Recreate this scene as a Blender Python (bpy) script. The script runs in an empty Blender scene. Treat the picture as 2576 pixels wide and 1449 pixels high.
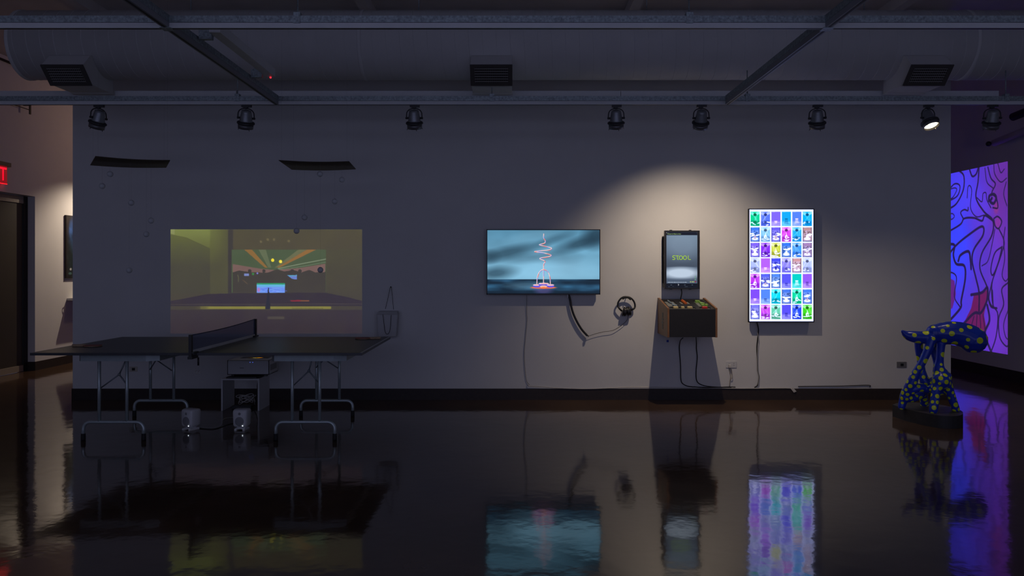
import bpy, math, random
import numpy as np
from mathutils import Vector, Matrix

scene = bpy.context.scene
COL = scene.collection
R = math.radians

# ------------------------------------------------------------------ camera, world, exposure
FPX, CX, HY, EYE = 1980.0, 1288.0, 675.0, 1.457     # focal length, principal column, horizon row (2576x1449), eye height
WALL_Y = 8.72
cd = bpy.data.cameras.new('camera'); cam = bpy.data.objects.new('camera', cd); COL.objects.link(cam)
cam.location = (0, 0, EYE); cam.rotation_euler = (R(90), 0, 0)
cd.sensor_width = 36.0; cd.lens = 36.0 * FPX / 2576.0
cd.shift_y = -(724.5 - HY) / 2576.0
cd.clip_start = 0.05; cd.clip_end = 100
scene.camera = cam
scene.view_settings.view_transform = 'Standard'
scene.view_settings.look = 'None'
scene.view_settings.gamma = 1.0
scene.view_settings.use_curve_mapping = False
scene.view_settings.exposure = 0.0

world = bpy.data.worlds.new('dim_hall'); scene.world = world; world.use_nodes = True
bgn = world.node_tree.nodes['Background']
bgn.inputs[0].default_value = (0.44, 0.475, 0.78, 1); bgn.inputs[1].default_value = 0.72

def lamp(name, kind, loc, target, energy, color, size=0.02, angle=60, blend=1.0):
    d = bpy.data.lights.new(name, kind); d.energy = energy; d.color = color
    d.shadow_soft_size = size
    if kind == 'SPOT': d.spot_size = R(angle); d.spot_blend = blend
    o = bpy.data.objects.new(name, d); COL.objects.link(o); o.location = loc
    if target is not None:
        o.rotation_euler = (Vector(target) - Vector(loc)).to_track_quat('-Z', 'Y').to_euler()
    return o
TRK_Y, TRK_Z = 7.43, 3.0          # rear lighting track
WARM = (1.0, 0.80, 0.60)
lamp('kiosk_spot', 'SPOT', (1.79, 7.487, 2.778), (1.97, 8.72, 0.70), 84, WARM, 0.012, 108, 1.0)
lamp('sculpture_spot', 'SPOT', (3.93, 7.375, 2.772), (4.05, 7.55, 0.0), 20, WARM, 0.02, 110, 0.9)
lamp('corridor_spot', 'SPOT', (-5.9, 12.9, 3.0), (-6.8, 12.0, 1.45), 130, WARM, 0.02, 84, 0.8)
lamp('corridor_warm_fill', 'POINT', (-5.0, 12.6, 3.5), None, 14, (1.0, 0.62, 0.45), 0.08)  # unseen fill light added to warm the corridor walls and ceiling

def px_at(x, y, D):
    s = FPX / D
    return Vector(((x - CX) / s, D, EYE + (HY - y) / s))
def px_z(x, y, z):
    D = FPX * (z - EYE) / (HY - y)
    return px_at(x, y, D)

# ------------------------------------------------------------------ materials
def srgb(r, g, b):
    f = lambda c: (c/255/12.92) if c/255 <= 0.04045 else ((c/255+0.055)/1.055)**2.4
    return (f(r), f(g), f(b))
MATS = {}
def mat(name, color, rough=0.6, metal=0.0, spec=0.5, noise=0.0, nscale=20.0, bump=0.0, bscale=60.0, emit=None, estr=1.0, coat=0.0, trans=0.0, stretch=None):
    if name in MATS: return MATS[name]
    m = bpy.data.materials.new(name); m.use_nodes = True
    nt = m.node_tree; b = nt.nodes['Principled BSDF']
    b.inputs['Base Color'].default_value = (*color, 1)
    b.inputs['Roughness'].default_value = rough; b.inputs['Metallic'].default_value = metal
    b.inputs['Specular IOR Level'].default_value = spec
    b.inputs['Coat Weight'].default_value = coat
    b.inputs['Transmission Weight'].default_value = trans
    if emit:
        b.inputs['Emission Color'].default_value = (*emit, 1); b.inputs['Emission Strength'].default_value = estr
    if noise or bump:
        tc = nt.nodes.new('ShaderNodeTexCoord'); mp = nt.nodes.new('ShaderNodeMapping')
        nt.links.new(tc.outputs['Object'], mp.inputs[0])
        if stretch: mp.inputs['Scale'].default_value = stretch
    if noise:
        n = nt.nodes.new('ShaderNodeTexNoise'); n.inputs['Scale'].default_value = nscale; n.inputs['Detail'].default_value = 5
        nt.links.new(mp.outputs[0], n.inputs['Vector'])
        r = nt.nodes.new('ShaderNodeValToRGB')
        r.color_ramp.elements[0].position = 0.3; r.color_ramp.elements[1].position = 0.7
        r.color_ramp.elements[0].color = (*[c*(1-noise) for c in color], 1)
        r.color_ramp.elements[1].color = (*[min(1, c*(1+noise)) for c in color], 1)
        nt.links.new(n.outputs[0], r.inputs[0]); nt.links.new(r.outputs[0], b.inputs['Base Color'])
    if bump:
        n2 = nt.nodes.new('ShaderNodeTexNoise'); n2.inputs['Scale'].default_value = bscale; n2.inputs['Detail'].default_value = 4
        nt.links.new(mp.outputs[0], n2.inputs['Vector'])
        bp = nt.nodes.new('ShaderNodeBump'); bp.inputs['Strength'].default_value = bump; bp.inputs['Distance'].default_value = 0.004
        nt.links.new(n2.outputs[0], bp.inputs['Height']); nt.links.new(bp.outputs[0], b.inputs['Normal'])
    MATS[name] = m; return m

WALLM = mat('white_wall_paint', (0.70, 0.70, 0.70), 0.9, spec=0.2, noise=0.02, nscale=3, bump=0.12, bscale=45)
CEILM = mat('ceiling_paint', (0.62, 0.58, 0.56), 0.9, noise=0.08, nscale=2)
DUCTM = mat('painted_duct', (0.58, 0.58, 0.585), 0.7, spec=0.3, noise=0.03, nscale=4)
BASEM = mat('dark_baseboard', (0.030, 0.020, 0.018), 0.55, noise=0.2, nscale=30)
GALV = mat('galvanised_steel', (0.30, 0.35, 0.37), 0.5, 0.6, noise=0.35, nscale=70)
TRACKM = mat('white_track_enamel', (0.62, 0.64, 0.66), 0.45, noise=0.03, nscale=10)
TRACKD = mat('dark_track_slot', (0.02, 0.02, 0.025), 0.6)
LAMPM = mat('lamp_grey_metal', (0.27, 0.29, 0.31), 0.42, 0.6, noise=0.1, nscale=25)
LAMPD = mat('lamp_black_metal', (0.045, 0.045, 0.05), 0.5, 0.3)
BLACK = mat('black_plastic', (0.012, 0.012, 0.014), 0.4)
RUBBER = mat('black_rubber', (0.010, 0.010, 0.011), 0.7)
WHITEP = mat('white_plastic', (0.62, 0.62, 0.63), 0.4)
IVORY = mat('ivory_plastic', (0.55, 0.52, 0.44), 0.45)
STEEL = mat('brushed_steel', (0.45, 0.43, 0.40), 0.28, 0.9, noise=0.06, nscale=30)
TUBE = mat('grey_steel_tube', (0.45, 0.52, 0.53), 0.38, 0.45, noise=0.05, nscale=30)
TABLEM = mat('charcoal_table_top', (0.042, 0.044, 0.052), 0.42, noise=0.12, nscale=18)
LINEM = mat('white_line_paint', (0.45, 0.46, 0.48), 0.5)
RED = mat('red_rubber', (0.22, 0.012, 0.012), 0.5)
WOODL = mat('pale_handle_wood', (0.38, 0.26, 0.15), 0.5, noise=0.2, nscale=40)
CORDB = mat('black_cord', (0.014, 0.014, 0.015), 0.55)
CORDW = mat('white_cord', (0.60, 0.58, 0.55), 0.5)
BALLM = mat('white_ball', (0.60, 0.62, 0.64), 0.5)
BOARD = mat('brown_board', (0.075, 0.060, 0.040), 0.7, noise=0.2, nscale=12)
THREAD = mat('clear_thread', (0.22, 0.22, 0.24), 0.5)
LEDW = mat('white_led', (1, 1, 1), 0.5, emit=(0.8, 0.9, 1.0), estr=4)
LEDB = mat('blue_led', (0.1, 0.1, 1), 0.5, emit=(0.1, 0.2, 1.0), estr=0.8)
LEDR = mat('red_led', (1, 0.1, 0.1), 0.5, emit=(1.0, 0.03, 0.05), estr=1.2)

def wood_mat():
    m = bpy.data.materials.new('oak_side_panel'); m.use_nodes = True; nt = m.node_tree; b = nt.nodes['Principled BSDF']
    tc = nt.nodes.new('ShaderNodeTexCoord'); mp = nt.nodes.new('ShaderNodeMapping'); mp.inputs['Scale'].default_value = (60, 60, 5)
    n = nt.nodes.new('ShaderNodeTexNoise'); n.inputs['Scale'].default_value = 2.0; n.inputs['Detail'].default_value = 6
    r = nt.nodes.new('ShaderNodeValToRGB')
    r.color_ramp.elements[0].position = 0.3; r.color_ramp.elements[1].position = 0.75
    r.color_ramp.elements[0].color = (0.17, 0.075, 0.028, 1); r.color_ramp.elements[1].color = (0.36, 0.17, 0.07, 1)
    nt.links.new(tc.outputs['Object'], mp.inputs[0]); nt.links.new(mp.outputs[0], n.inputs['Vector'])
    nt.links.new(n.outputs[0], r.inputs[0]); nt.links.new(r.outputs[0], b.inputs['Base Color'])
    b.inputs['Roughness'].default_value = 0.45
    return m
WOOD = wood_mat()

def floor_mat():
    m = bpy.data.materials.new('polished_dark_floor'); m.use_nodes = True; nt = m.node_tree; b = nt.nodes['Principled BSDF']
    L = nt.links.new
    tc = nt.nodes.new('ShaderNodeTexCoord')
    n = nt.nodes.new('ShaderNodeTexNoise'); n.inputs['Scale'].default_value = 1.6; n.inputs['Detail'].default_value = 6
    L(tc.outputs['Object'], n.inputs['Vector'])
    r = nt.nodes.new('ShaderNodeValToRGB')
    r.color_ramp.elements[0].position = 0.3; r.color_ramp.elements[1].position = 0.7
    r.color_ramp.elements[0].color = (0.060, 0.035, 0.021, 1); r.color_ramp.elements[1].color = (0.108, 0.064, 0.037, 1)
    L(n.outputs[0], r.inputs[0]); L(r.outputs[0], b.inputs['Base Color'])
    n3 = nt.nodes.new('ShaderNodeTexNoise'); n3.inputs['Scale'].default_value = 0.9; n3.inputs['Detail'].default_value = 3
    L(tc.outputs['Object'], n3.inputs['Vector'])
    mr = nt.nodes.new('ShaderNodeMapRange'); mr.inputs[3].default_value = 0.05; mr.inputs[4].default_value = 0.10
    L(n3.outputs[0], mr.inputs[0]); L(mr.outputs[0], b.inputs['Roughness'])
    b.inputs['IOR'].default_value = 1.5
    # slow waves of the polished coat
    w1 = nt.nodes.new('ShaderNodeTexNoise'); w1.inputs['Scale'].default_value = 5.0; w1.inputs['Detail'].default_value = 2.5
    w2 = nt.nodes.new('ShaderNodeTexNoise'); w2.inputs['Scale'].default_value = 38.0; w2.inputs['Detail'].default_value = 2
    L(tc.outputs['Object'], w1.inputs['Vector']); L(tc.outputs['Object'], w2.inputs['Vector'])
    b1 = nt.nodes.new('ShaderNodeBump'); b1.inputs['Strength'].default_value = 0.5; b1.inputs['Distance'].default_value = 0.003
    b2 = nt.nodes.new('ShaderNodeBump'); b2.inputs['Strength'].default_value = 0.25; b2.inputs['Distance'].default_value = 0.0005
    L(w1.outputs[0], b1.inputs['Height']); L(w2.outputs[0], b2.inputs['Height'])
    L(b1.outputs[0], b2.inputs['Normal']); L(b2.outputs[0], b.inputs['Normal'])
    return m
FLOORM = floor_mat()

def dots_mat():
    m = bpy.data.materials.new('blue_with_yellow_dots'); m.use_nodes = True; nt = m.node_tree; b = nt.nodes['Principled BSDF']
    L = nt.links.new
    v = nt.nodes.new('ShaderNodeAttribute'); v.attribute_name = 'spot_distance'
    mr = nt.nodes.new('ShaderNodeMapRange'); mr.inputs[1].default_value = -.01; mr.inputs[2].default_value = .01
    L(v.outputs['Fac'], mr.inputs[0])
    r = nt.nodes.new('ShaderNodeValToRGB')
    r.color_ramp.elements[0].position = 0.46; r.color_ramp.elements[1].position = 0.54
    r.color_ramp.elements[0].color = (0.80, 0.92, 0.03, 1); r.color_ramp.elements[1].color = (0.012, 0.046, 0.50, 1)
    L(mr.outputs[0], r.inputs[0]); L(r.outputs[0], b.inputs['Base Color'])
    b.inputs['Roughness'].default_value = 0.3
    return m
DOTS = dots_mat()

def attr_mat(name, kind, strength=1.0):
    m = bpy.data.materials.new(name); m.use_nodes = True; nt = m.node_tree
    for n in list(nt.nodes): nt.nodes.remove(n)
    out = nt.nodes.new('ShaderNodeOutputMaterial'); at = nt.nodes.new('ShaderNodeAttribute'); at.attribute_name = 'picture'
    if kind == 'emit':
        e = nt.nodes.new('ShaderNodeEmission'); e.inputs[1].default_value = strength
        g = nt.nodes.new('ShaderNodeBsdfGlossy'); g.inputs[0].default_value = (0.03, 0.03, 0.03, 1); g.inputs[1].default_value = 0.3
        a = nt.nodes.new('ShaderNodeAddShader')
        nt.links.new(at.outputs['Color'], e.inputs[0]); nt.links.new(e.outputs[0], a.inputs[0]); nt.links.new(g.outputs[0], a.inputs[1])
        nt.links.new(a.outputs[0], out.inputs[0])
    elif kind == 'slide':
        t = nt.nodes.new('ShaderNodeBsdfTransparent'); nt.links.new(at.outputs['Color'], t.inputs[0]); nt.links.new(t.outputs[0], out.inputs[0])
    else:
        b = nt.nodes.new('ShaderNodeBsdfPrincipled'); nt.links.new(at.outputs['Color'], b.inputs[0]); b.inputs['Roughness'].default_value = 0.5
        nt.links.new(b.outputs[0], out.inputs[0])
    return m

# ------------------------------------------------------------------ object helpers
def tag(o, label=None, cat=None, group=None, kind=None):
    if label: o['label'] = label
    if cat: o['category'] = cat
    if group: o['group'] = group
    if kind: o['kind'] = kind
    return o
def world_loc(o):
    v = Vector((0, 0, 0))
    while o is not None: v += o.location; o = o.parent
    return v
def thing(name, loc, label, cat, group=None):
    o = bpy.data.objects.new(name, None); COL.objects.link(o); o.location = loc
    o.empty_display_size = 0.1
    return tag(o, label, cat, group)

class MB:
    def __init__(s): s.v = []; s.f = []; s.sm = []
    def add(s, vs, fs, smooth=False):
        k = len(s.v); s.v += [tuple(v) for v in vs]
        s.f += [tuple(i + k for i in f) for f in fs]; s.sm += [smooth]*len(fs); return s
    def box(s, x0, x1, y0, y1, z0, z1):
        return s.add([(x0,y0,z0),(x1,y0,z0),(x1,y1,z0),(x0,y1,z0),(x0,y0,z1),(x1,y0,z1),(x1,y1,z1),(x0,y1,z1)],
                     [(0,3,2,1),(4,5,6,7),(0,1,5,4),(1,2,6,5),(2,3,7,6),(3,0,4,7)])
    def bbox_bevel(s, x0, x1, y0, y1, z0, z1, b):
        # box with bevelled vertical-plane (XZ) outline corners, extruded along y
        return s.prism([(x0+b,z0),(x1-b,z0),(x1,z0+b),(x1,z1-b),(x1-b,z1),(x0+b,z1),(x0,z1-b),(x0,z0+b)], y0, y1, 'y')
    def prism(s, pts, a0, a1, axis='x'):
        n = len(pts)
        def P(p, a):
            if axis == 'x': return (a, p[0], p[1])
            if axis == 'y': return (p[0], a, p[1])
            return (p[0], p[1], a)
        vs = [P(p, a0) for p in pts] + [P(p, a1) for p in pts]
        fs = [tuple(range(n))[::-1], tuple(range(n, 2*n))] + [(i, (i+1) % n, (i+1) % n + n, i + n) for i in range(n)]
        return s.add(vs, fs)
    def hexa(s, a, b):      # two quads (lists of 4 points) joined
        return s.add(list(a) + list(b), [(3,2,1,0),(4,5,6,7),(0,1,5,4),(1,2,6,5),(2,3,7,6),(3,0,4,7)])
    def tube(s, pts, r, n=8, cap=True, smooth=True):
        pts = [Vector(p) for p in pts]; rr = r if isinstance(r, (list, tuple)) else [r]*len(pts)
        vs = []; prev = None
        for i, p in enumerate(pts):
            if i == 0: t = pts[1]-pts[0]
            elif i == len(pts)-1: t = pts[-1]-pts[-2]
            else: t = (pts[i+1]-p).normalized() + (p-pts[i-1]).normalized()
            if t.length < 1e-9: t = Vector((0,0,1))
            t.normalize()
            if prev is None:
                a = Vector((0,0,1)) if abs(t.z) < 0.9 else Vector((1,0,0))
                u = t.cross(a).normalized()
            else:
                u = prev - t*prev.dot(t)
                u = u.normalized() if u.length > 1e-6 else t.orthogonal().normalized()
            prev = u; w = t.cross(u)
            for k in range(n):
                an = 2*math.pi*k/n
                vs.append(p + (u*math.cos(an) + w*math.sin(an))*rr[i])
        fs = []
        for i in range(len(pts)-1):
            for k in range(n):
                fs.append((i*n+k, i*n+(k+1) % n, (i+1)*n+(k+1) % n, (i+1)*n+k))
        s.add(vs, fs, smooth)
        if cap:
            m = len(pts)-1; b = len(s.v)-len(vs)
            s.f.append(tuple(b+k for k in range(n))[::-1]); s.f.append(tuple(b+m*n+k for k in range(n))); s.sm += [False, False]
        return s
    def lathe(s, prof, M=None, n=24, smooth=True):      # prof: (r, z) list; M: Matrix
        M = M or Matrix.Identity(4); vs = []
        for r, z in prof:
            for k in range(n):
                a = 2*math.pi*k/n; vs.append(M @ Vector((r*math.cos(a), r*math.sin(a), z)))
        fs = [(i*n+k, i*n+(k+1) % n, (i+1)*n+(k+1) % n, (i+1)*n+k) for i in range(len(prof)-1) for k in range(n)]
        s.add(vs, fs, smooth)
        b = len(s.v)-len(vs); m = len(prof)-1
        if prof[0][0] > 1e-5: s.f.append(tuple(b+k for k in range(n))[::-1]); s.sm.append(False)
        if prof[-1][0] > 1e-5: s.f.append(tuple(b+m*n+k for k in range(n))); s.sm.append(False)
        return s
    def ball(s, c, rx, ry=None, rz=None, n=16):
        ry = ry or rx; rz = rz or rx; vs = []; m = n//2
        for i in range(m+1):
            ph = math.pi*i/m
            for k in range(n):
                a = 2*math.pi*k/n
                vs.append((c[0]+rx*math.sin(ph)*math.cos(a), c[1]+ry*math.sin(ph)*math.sin(a), c[2]+rz*math.cos(ph)))
        fs = [(i*n+k, (i+1)*n+k, (i+1)*n+(k+1) % n, i*n+(k+1) % n) for i in range(m) for k in range(n)]
        return s.add(vs, fs, True)
    def xf(s, M):
        s.v = [tuple(M @ Vector(v)) for v in s.v]; return s
    def islands(s):
        par = list(range(len(s.v)))
        def find(a):
            while par[a] != a: par[a] = par[par[a]]; a = par[a]
            return a
        for f in s.f:
            for k in f[1:]:
                a, b = find(f[0]), find(k)
                if a != b: par[a] = b
        out = {}
        for f, sm in zip(s.f, s.sm): out.setdefault(find(f[0]), []).append((f, sm))
        res = []
        for fs in out.values():
            used = sorted({k for f, _ in fs for k in f}); ix = {k: i for i, k in enumerate(used)}
            m = MB(); m.v = [s.v[k] for k in used]; m.f = [tuple(ix[k] for k in f) for f, _ in fs]; m.sm = [q for _, q in fs]
            res.append(m)
        return res
    def build_each(s, name, m, parent=None, **k):      # every separate piece becomes a part of its own
        return [q.build(name, m, parent, **k) for q in s.islands()]
    def build(s, name, m, parent=None, label=None, cat=None, group=None, kind=None, bevel=0.0):
        if parent is not None:
            org = world_loc(parent)
        else:
            a = np.array(s.v); lo = a.min(0); hi = a.max(0)
            org = Vector(((lo[0]+hi[0])/2, (lo[1]+hi[1])/2, lo[2]))
        me = bpy.data.meshes.new(name)
        me.from_pydata([(v[0]-org.x, v[1]-org.y, v[2]-org.z) for v in s.v], [], s.f)
        me.polygons.foreach_set('use_smooth', s.sm); me.materials.append(m)
        me.validate(); me.update()
        o = bpy.data.objects.new(name, me); COL.objects.link(o)
        if parent is not None: o.parent = parent
        else: o.location = org
        if bevel:
            md = o.modifiers.new('bevel', 'BEVEL'); md.width = bevel; md.segments = 2; md.limit_method = 'ANGLE'
        return tag(o, label, cat, group, kind)

def copy_tree(o, parent=None):
    c = o.copy(); COL.objects.link(c); c.parent = parent
    for ch in list(o.children): copy_tree(ch, c)
    return c
def spline(pts, seg=8):
    P = [np.array(p, float) for p in pts]; out = []
    P = [2*P[0]-P[1]] + P + [2*P[-1]-P[-2]]
    for i in range(1, len(P)-2):
        for k in range(seg):
            t = k/seg; a, b, c, d = P[i-1:i+3]
            out.append(0.5*((2*b)+(-a+c)*t+(2*a-5*b+4*c-d)*t*t+(-a+3*b-3*c+d)*t**3))
    out.append(P[-2]); return out
def cable(name, pxpts, y, r, m, label, parent=None, seg=6, cat='cable', n=6, lift=0.0):
    pts = [tuple(px_at(p[0], p[1], (p[2] if len(p) > 2 else y))) for p in pxpts]
    pts = [Vector(p) for p in spline(pts, seg)]
    return MB().tube(pts, r, n).build(name, m, parent, label if parent is None else None, cat if parent is None else None)

def grid_mesh(name, pts, img, m, parent):
    """pts: (H,W,3) world points, img: (H,W,3) linear colours at those points."""
    H, W = pts.shape[:2]
    org = np.array(world_loc(parent)) if parent is not None else np.zeros(3)
    me = bpy.data.meshes.new(name)
    me.vertices.add(H*W); me.vertices.foreach_set('co', (pts.reshape(-1, 3)-org).astype(np.float32).ravel())
    i, j = np.meshgrid(np.arange(H-1), np.arange(W-1), indexing='ij')
    a = (i*W+j).ravel(); q = np.stack([a, a+W, a+W+1, a+1], 1).astype(np.int32)
    me.loops.add(q.size); me.loops.foreach_set('vertex_index', q.ravel())
    me.polygons.add(len(q)); me.polygons.foreach_set('loop_start', np.arange(0, q.size, 4, dtype=np.int32))
    me.update(calc_edges=True)
    at = me.attributes.new('picture', 'FLOAT_COLOR', 'POINT')
    c = np.ones((H*W, 4), np.float32); c[:, :3] = img.reshape(-1, 3); at.data.foreach_set('color', c.ravel())
    me.materials.append(m); me.validate()
    o = bpy.data.objects.new(name, me); COL.objects.link(o); o.parent = parent
    return o

def text_part(name, body, size, loc, rot, m, parent, align='CENTER', spacing=1.0):
    cu = bpy.data.curves.new(name, 'FONT'); cu.body = body; cu.size = size; cu.align_x = align; cu.align_y = 'CENTER'
    cu.space_character = spacing
    t = bpy.data.objects.new(name, cu); COL.objects.link(t)
    dg = bpy.context.evaluated_depsgraph_get(); dg.update()
    me = bpy.data.meshes.new_from_object(t.evaluated_get(dg))
    COL.objects.unlink(t); bpy.data.objects.remove(t)
    M = Matrix.Translation(Vector(loc) - world_loc(parent)) @ rot.to_4x4()
    me.transform(M); me.materials.clear(); me.materials.append(m)
    o = bpy.data.objects.new(name, me); COL.objects.link(o); o.parent = parent
    return o

# ------------------------------------------------------------------ small raster kit (pictures shown by screens and projectors)
class Ras:
    def __init__(s, W, H, x0, x1, y0, y1):
        s.W, s.H = W, H
        s.x = np.linspace(x0, x1, W)[None, :].repeat(H, 0); s.y = np.linspace(y0, y1, H)[:, None].repeat(W, 1)
        s.px = abs(x1-x0)/W; s.c = np.zeros((H, W, 3))
    def put(s, a, col):
        a = np.clip(a, 0, 1)[..., None]; s.c = s.c*(1-a) + np.array(col, float)*a
    def rect(s, x0, x1, y0, y1, col, a=1.0, soft=None):
        f = soft or s.px
        m = np.clip((s.x-x0)/f+.5, 0, 1)*np.clip((x1-s.x)/f+.5, 0, 1)*np.clip((s.y-y0)/f+.5, 0, 1)*np.clip((y1-s.y)/f+.5, 0, 1)
        s.put(m*a, col)
    def ell(s, cx, cy, rx, ry, col, a=1.0, soft=0.08, ang=0.0):
        dx, dy = s.x-cx, s.y-cy; c, n = math.cos(ang), math.sin(ang)
        d = np.sqrt(((dx*c+dy*n)/rx)**2 + ((-dx*n+dy*c)/ry)**2)
        s.put(np.clip((1-d)/soft+.5, 0, 1)*a, col)
    def line(s, pts, w, col, a=1.0, seg=0, soft=None):
        if seg: pts = spline(pts, seg)
        soft = soft or s.px; d2 = np.full((s.H, s.W), 1e9)
        for p, q in zip(pts[:-1], pts[1:]):
            ax, ay = p[0], p[1]; bx, by = q[0]-ax, q[1]-ay; L = bx*bx+by*by+1e-12
            m = w*2+soft*3
            X0, X1 = min(ax, q[0])-m, max(ax, q[0])+m; Y0, Y1 = min(ay, q[1])-m, max(ay, q[1])+m
            xs = s.x[0]; ys = s.y[:, 0]
            ii = np.where((ys >= Y0) & (ys <= Y1))[0]; jj = np.where((xs >= X0) & (xs <= X1))[0]
            if len(ii) == 0 or len(jj) == 0: continue
            sl = (slice(ii[0], ii[-1]+1), slice(jj[0], jj[-1]+1))
            t = np.clip(((s.x[sl]-ax)*bx+(s.y[sl]-ay)*by)/L, 0, 1)
            d2[sl] = np.minimum(d2[sl], (s.x[sl]-ax-t*bx)**2+(s.y[sl]-ay-t*by)**2)
        s.put(np.clip((w/2-np.sqrt(d2))/soft+.5, 0, 1)*a, col)
    def poly(s, pts, col, a=1.0):
        ins = np.zeros((s.H, s.W), bool); n = len(pts)
        for i in range(n):
            x1, y1 = pts[i][:2]; x2, y2 = pts[(i+1) % n][:2]
            if y1 == y2: continue
            c = ((y1 > s.y) != (y2 > s.y)) & (s.x < (x2-x1)*(s.y-y1)/(y2-y1)+x1); ins ^= c
        s.put(ins*a, col)
    def noise(s, seed, scale, octs=3, sx=1.0):
        rng = np.random.default_rng(seed); out = np.zeros((s.H, s.W)); amp = 1; tot = 0
        for o in range(octs):
            g = rng.random((64, 64)); u = (s.x*scale*sx*2**o) % 63; v = (s.y*scale*2**o) % 63
            i = np.floor(u).astype(int); j = np.floor(v).astype(int); fu = u-i; fv = v-j
            fu = fu*fu*(3-2*fu); fv = fv*fv*(3-2*fv)
            out += amp*((g[j, i]*(1-fu)+g[j, (i+1) % 64]*fu)*(1-fv)+(g[(j+1) % 64, i]*(1-fu)+g[(j+1) % 64, (i+1) % 64]*fu)*fv)
            tot += amp; amp *= .5
        return out/tot
    def lin(s):
        c = np.clip(s.c/255., 0, 1); return np.where(c <= 0.04045, c/12.92, ((c+0.055)/1.055)**2.4)

def screen_part(parent, x0, x1, z0, z1, y, ras, strength, name='screen', tint=(1, 1, 1)):
    H, W = ras.H, ras.W; pts = np.zeros((H, W, 3))
    pts[..., 0] = np.linspace(x0, x1, W)[None]; pts[..., 1] = y; pts[..., 2] = np.linspace(z1, z0, H)[:, None]
    return grid_mesh(name, pts, ras.lin()*np.array(tint), attr_mat('lit_'+name+'_'+str(round(x0, 2)), 'emit', strength), parent)

# ================================================================== SETTING
LX, RX, CZ, Y0, Y1 = -6.80, 6.45, 4.31, -4.0, 16.0
def struct(mb, name, m, **k): return mb.build(name, m, kind='structure', **k)
struct(MB().box(LX-.6, RX+.2, Y0, Y1, -0.1, 0.0), 'floor', FLOORM)
struct(MB().box(LX-.6, RX+.2, Y0, Y1, CZ, CZ+.1), 'ceiling', CEILM)
struct(MB().box(-4.867, 4.862, WALL_Y, WALL_Y+.25, 0, CZ), 'wall_back', WALLM)
lw = MB().box(LX-.2, LX, 11.22, Y1, 0, CZ); lw.box(LX-.2, LX, Y0, 9.3, 0, CZ); lw.box(LX-.2, LX, 9.3, 11.22, 2.48, CZ)
struct(lw, 'wall_left', WALLM)
struct(MB().box(RX, RX+.2, Y0, Y1, 0, CZ), 'wall_right', WALLM)
struct(MB().box(LX-.2, RX+.2, Y1, Y1+.2, 0, CZ), 'wall_far', WALLM)
BH = 0.125
bb = MB().box(-4.873, 4.868, WALL_Y-.008, WALL_Y, 0, BH); bb.box(-4.875, -4.867, WALL_Y-.008, WALL_Y+.25, 0, BH); bb.box(4.862, 4.87, WALL_Y-.008, WALL_Y+.25, 0, BH)
struct(bb, 'baseboard_back', BASEM)
struct(MB().box(LX, LX+.008, 11.22, Y1, 0, BH).box(LX, LX+.008, Y0, 9.3, 0, BH).box(LX-.12, LX+.008, 11.212, 11.22, 0, BH), 'baseboard_left', BASEM)
struct(MB().box(RX-.008, RX, Y0, Y1, 0, BH+.02), 'baseboard_right', BASEM)

# door on the left side wall
def door():
    d = bpy.data.objects.new('door_1', None); COL.objects.link(d); d.location = (LX-.12, 10.26, 0); d['kind'] = 'structure'
    glass = mat('smoked_door_glass', (0.055, 0.048, 0.038), 0.35, spec=0.5, noise=0.06, nscale=3)
    dk = mat('dark_bronze_frame', (0.012, 0.010, 0.010), 0.5)
    MB().box(LX-.14, LX-.12, 9.40, 11.12, 0.09, 2.37).build('door_panel', glass, d)
    MB().box(LX-.15, LX-.105, 9.40, 11.14, 2.37, 2.475).build('header_rail', STEEL, d, bevel=.004)
    MB().box(LX-.15, LX-.105, 9.40, 11.12, 0.005, 0.09).build('bottom_rail', mat('worn_rail', (.34, .29, .22), .5, .2), d)
    MB().box(LX-.19, LX-.10, 11.13, 11.215, 0, 2.475).box(LX-.19, LX-.10, 9.31, 9.40, 0, 2.475).build('door_frame', dk, d)
    MB().tube([(LX-.07, 9.52, .9), (LX-.07, 9.52, 1.5)], .013).tube([(LX-.07, 9.52, .95), (LX-.12, 9.52, .95)], .008).tube([(LX-.07, 9.52, 1.45), (LX-.12, 9.52, 1.45)], .008).build('door_handle', STEEL, d)
door()

# ceiling joists
for i, (xa, ya) in enumerate([(225, 18), (922, 18), (1593, 18), (2250, 18)]):
    p = px_z(xa, ya, 4.25)
    struct(MB().box(p.x-.055, p.x+.055, Y0+1, WALL_Y-.01, 4.19, CZ), 'trim_%d' % (i+1), CEILM)
# pale ledge strip just under the ceiling along the back wall
struct(MB().box(-4.8, 4.85, WALL_Y-.10, WALL_Y, 4.13, 4.22), 'trim_5', CEILM)

# ================================================================== DUCT AND VENTS
DCY, DCZ, DR = 7.60, 3.608, 0.325
dt = thing('air_duct', (1, DCY, DCZ-DR), 'long pale round air duct running along the top of the wall', 'duct')
db = MB(); xs0, xs1 = -4.69, 6.44
Mx = Matrix.Translation((0, DCY, DCZ)) @ Matrix.Rotation(R(90), 4, 'Y')
db.lathe([(DR, xs0), (DR, xs1)], Mx, 64); db.build('duct_pipe', DUCTM, dt)
sp = MB(); pts = []; pitch = 0.128
nturn = int((xs1-xs0)/pitch)
for k in range(nturn*28):
    a = 2*math.pi*k/28; x = xs0+.03+pitch*k/28
    pts.append((x, DCY-math.sin(a)*(DR+.0008), DCZ+math.cos(a)*(DR+.0008)))
sp.tube(pts, 0.0028, 5); sp.build('spiral_seam', DUCTM, dt)
cl = MB()
for x in (xs0+.01, -1.42, 4.33):
    cl.lathe([(DR+.001, x-.018), (DR+.006, x-.012), (DR+.006, x+.012), (DR+.001, x+.018)], Mx, 64)
cl.build_each('collar', DUCTM, dt)
hs = MB()
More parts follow.
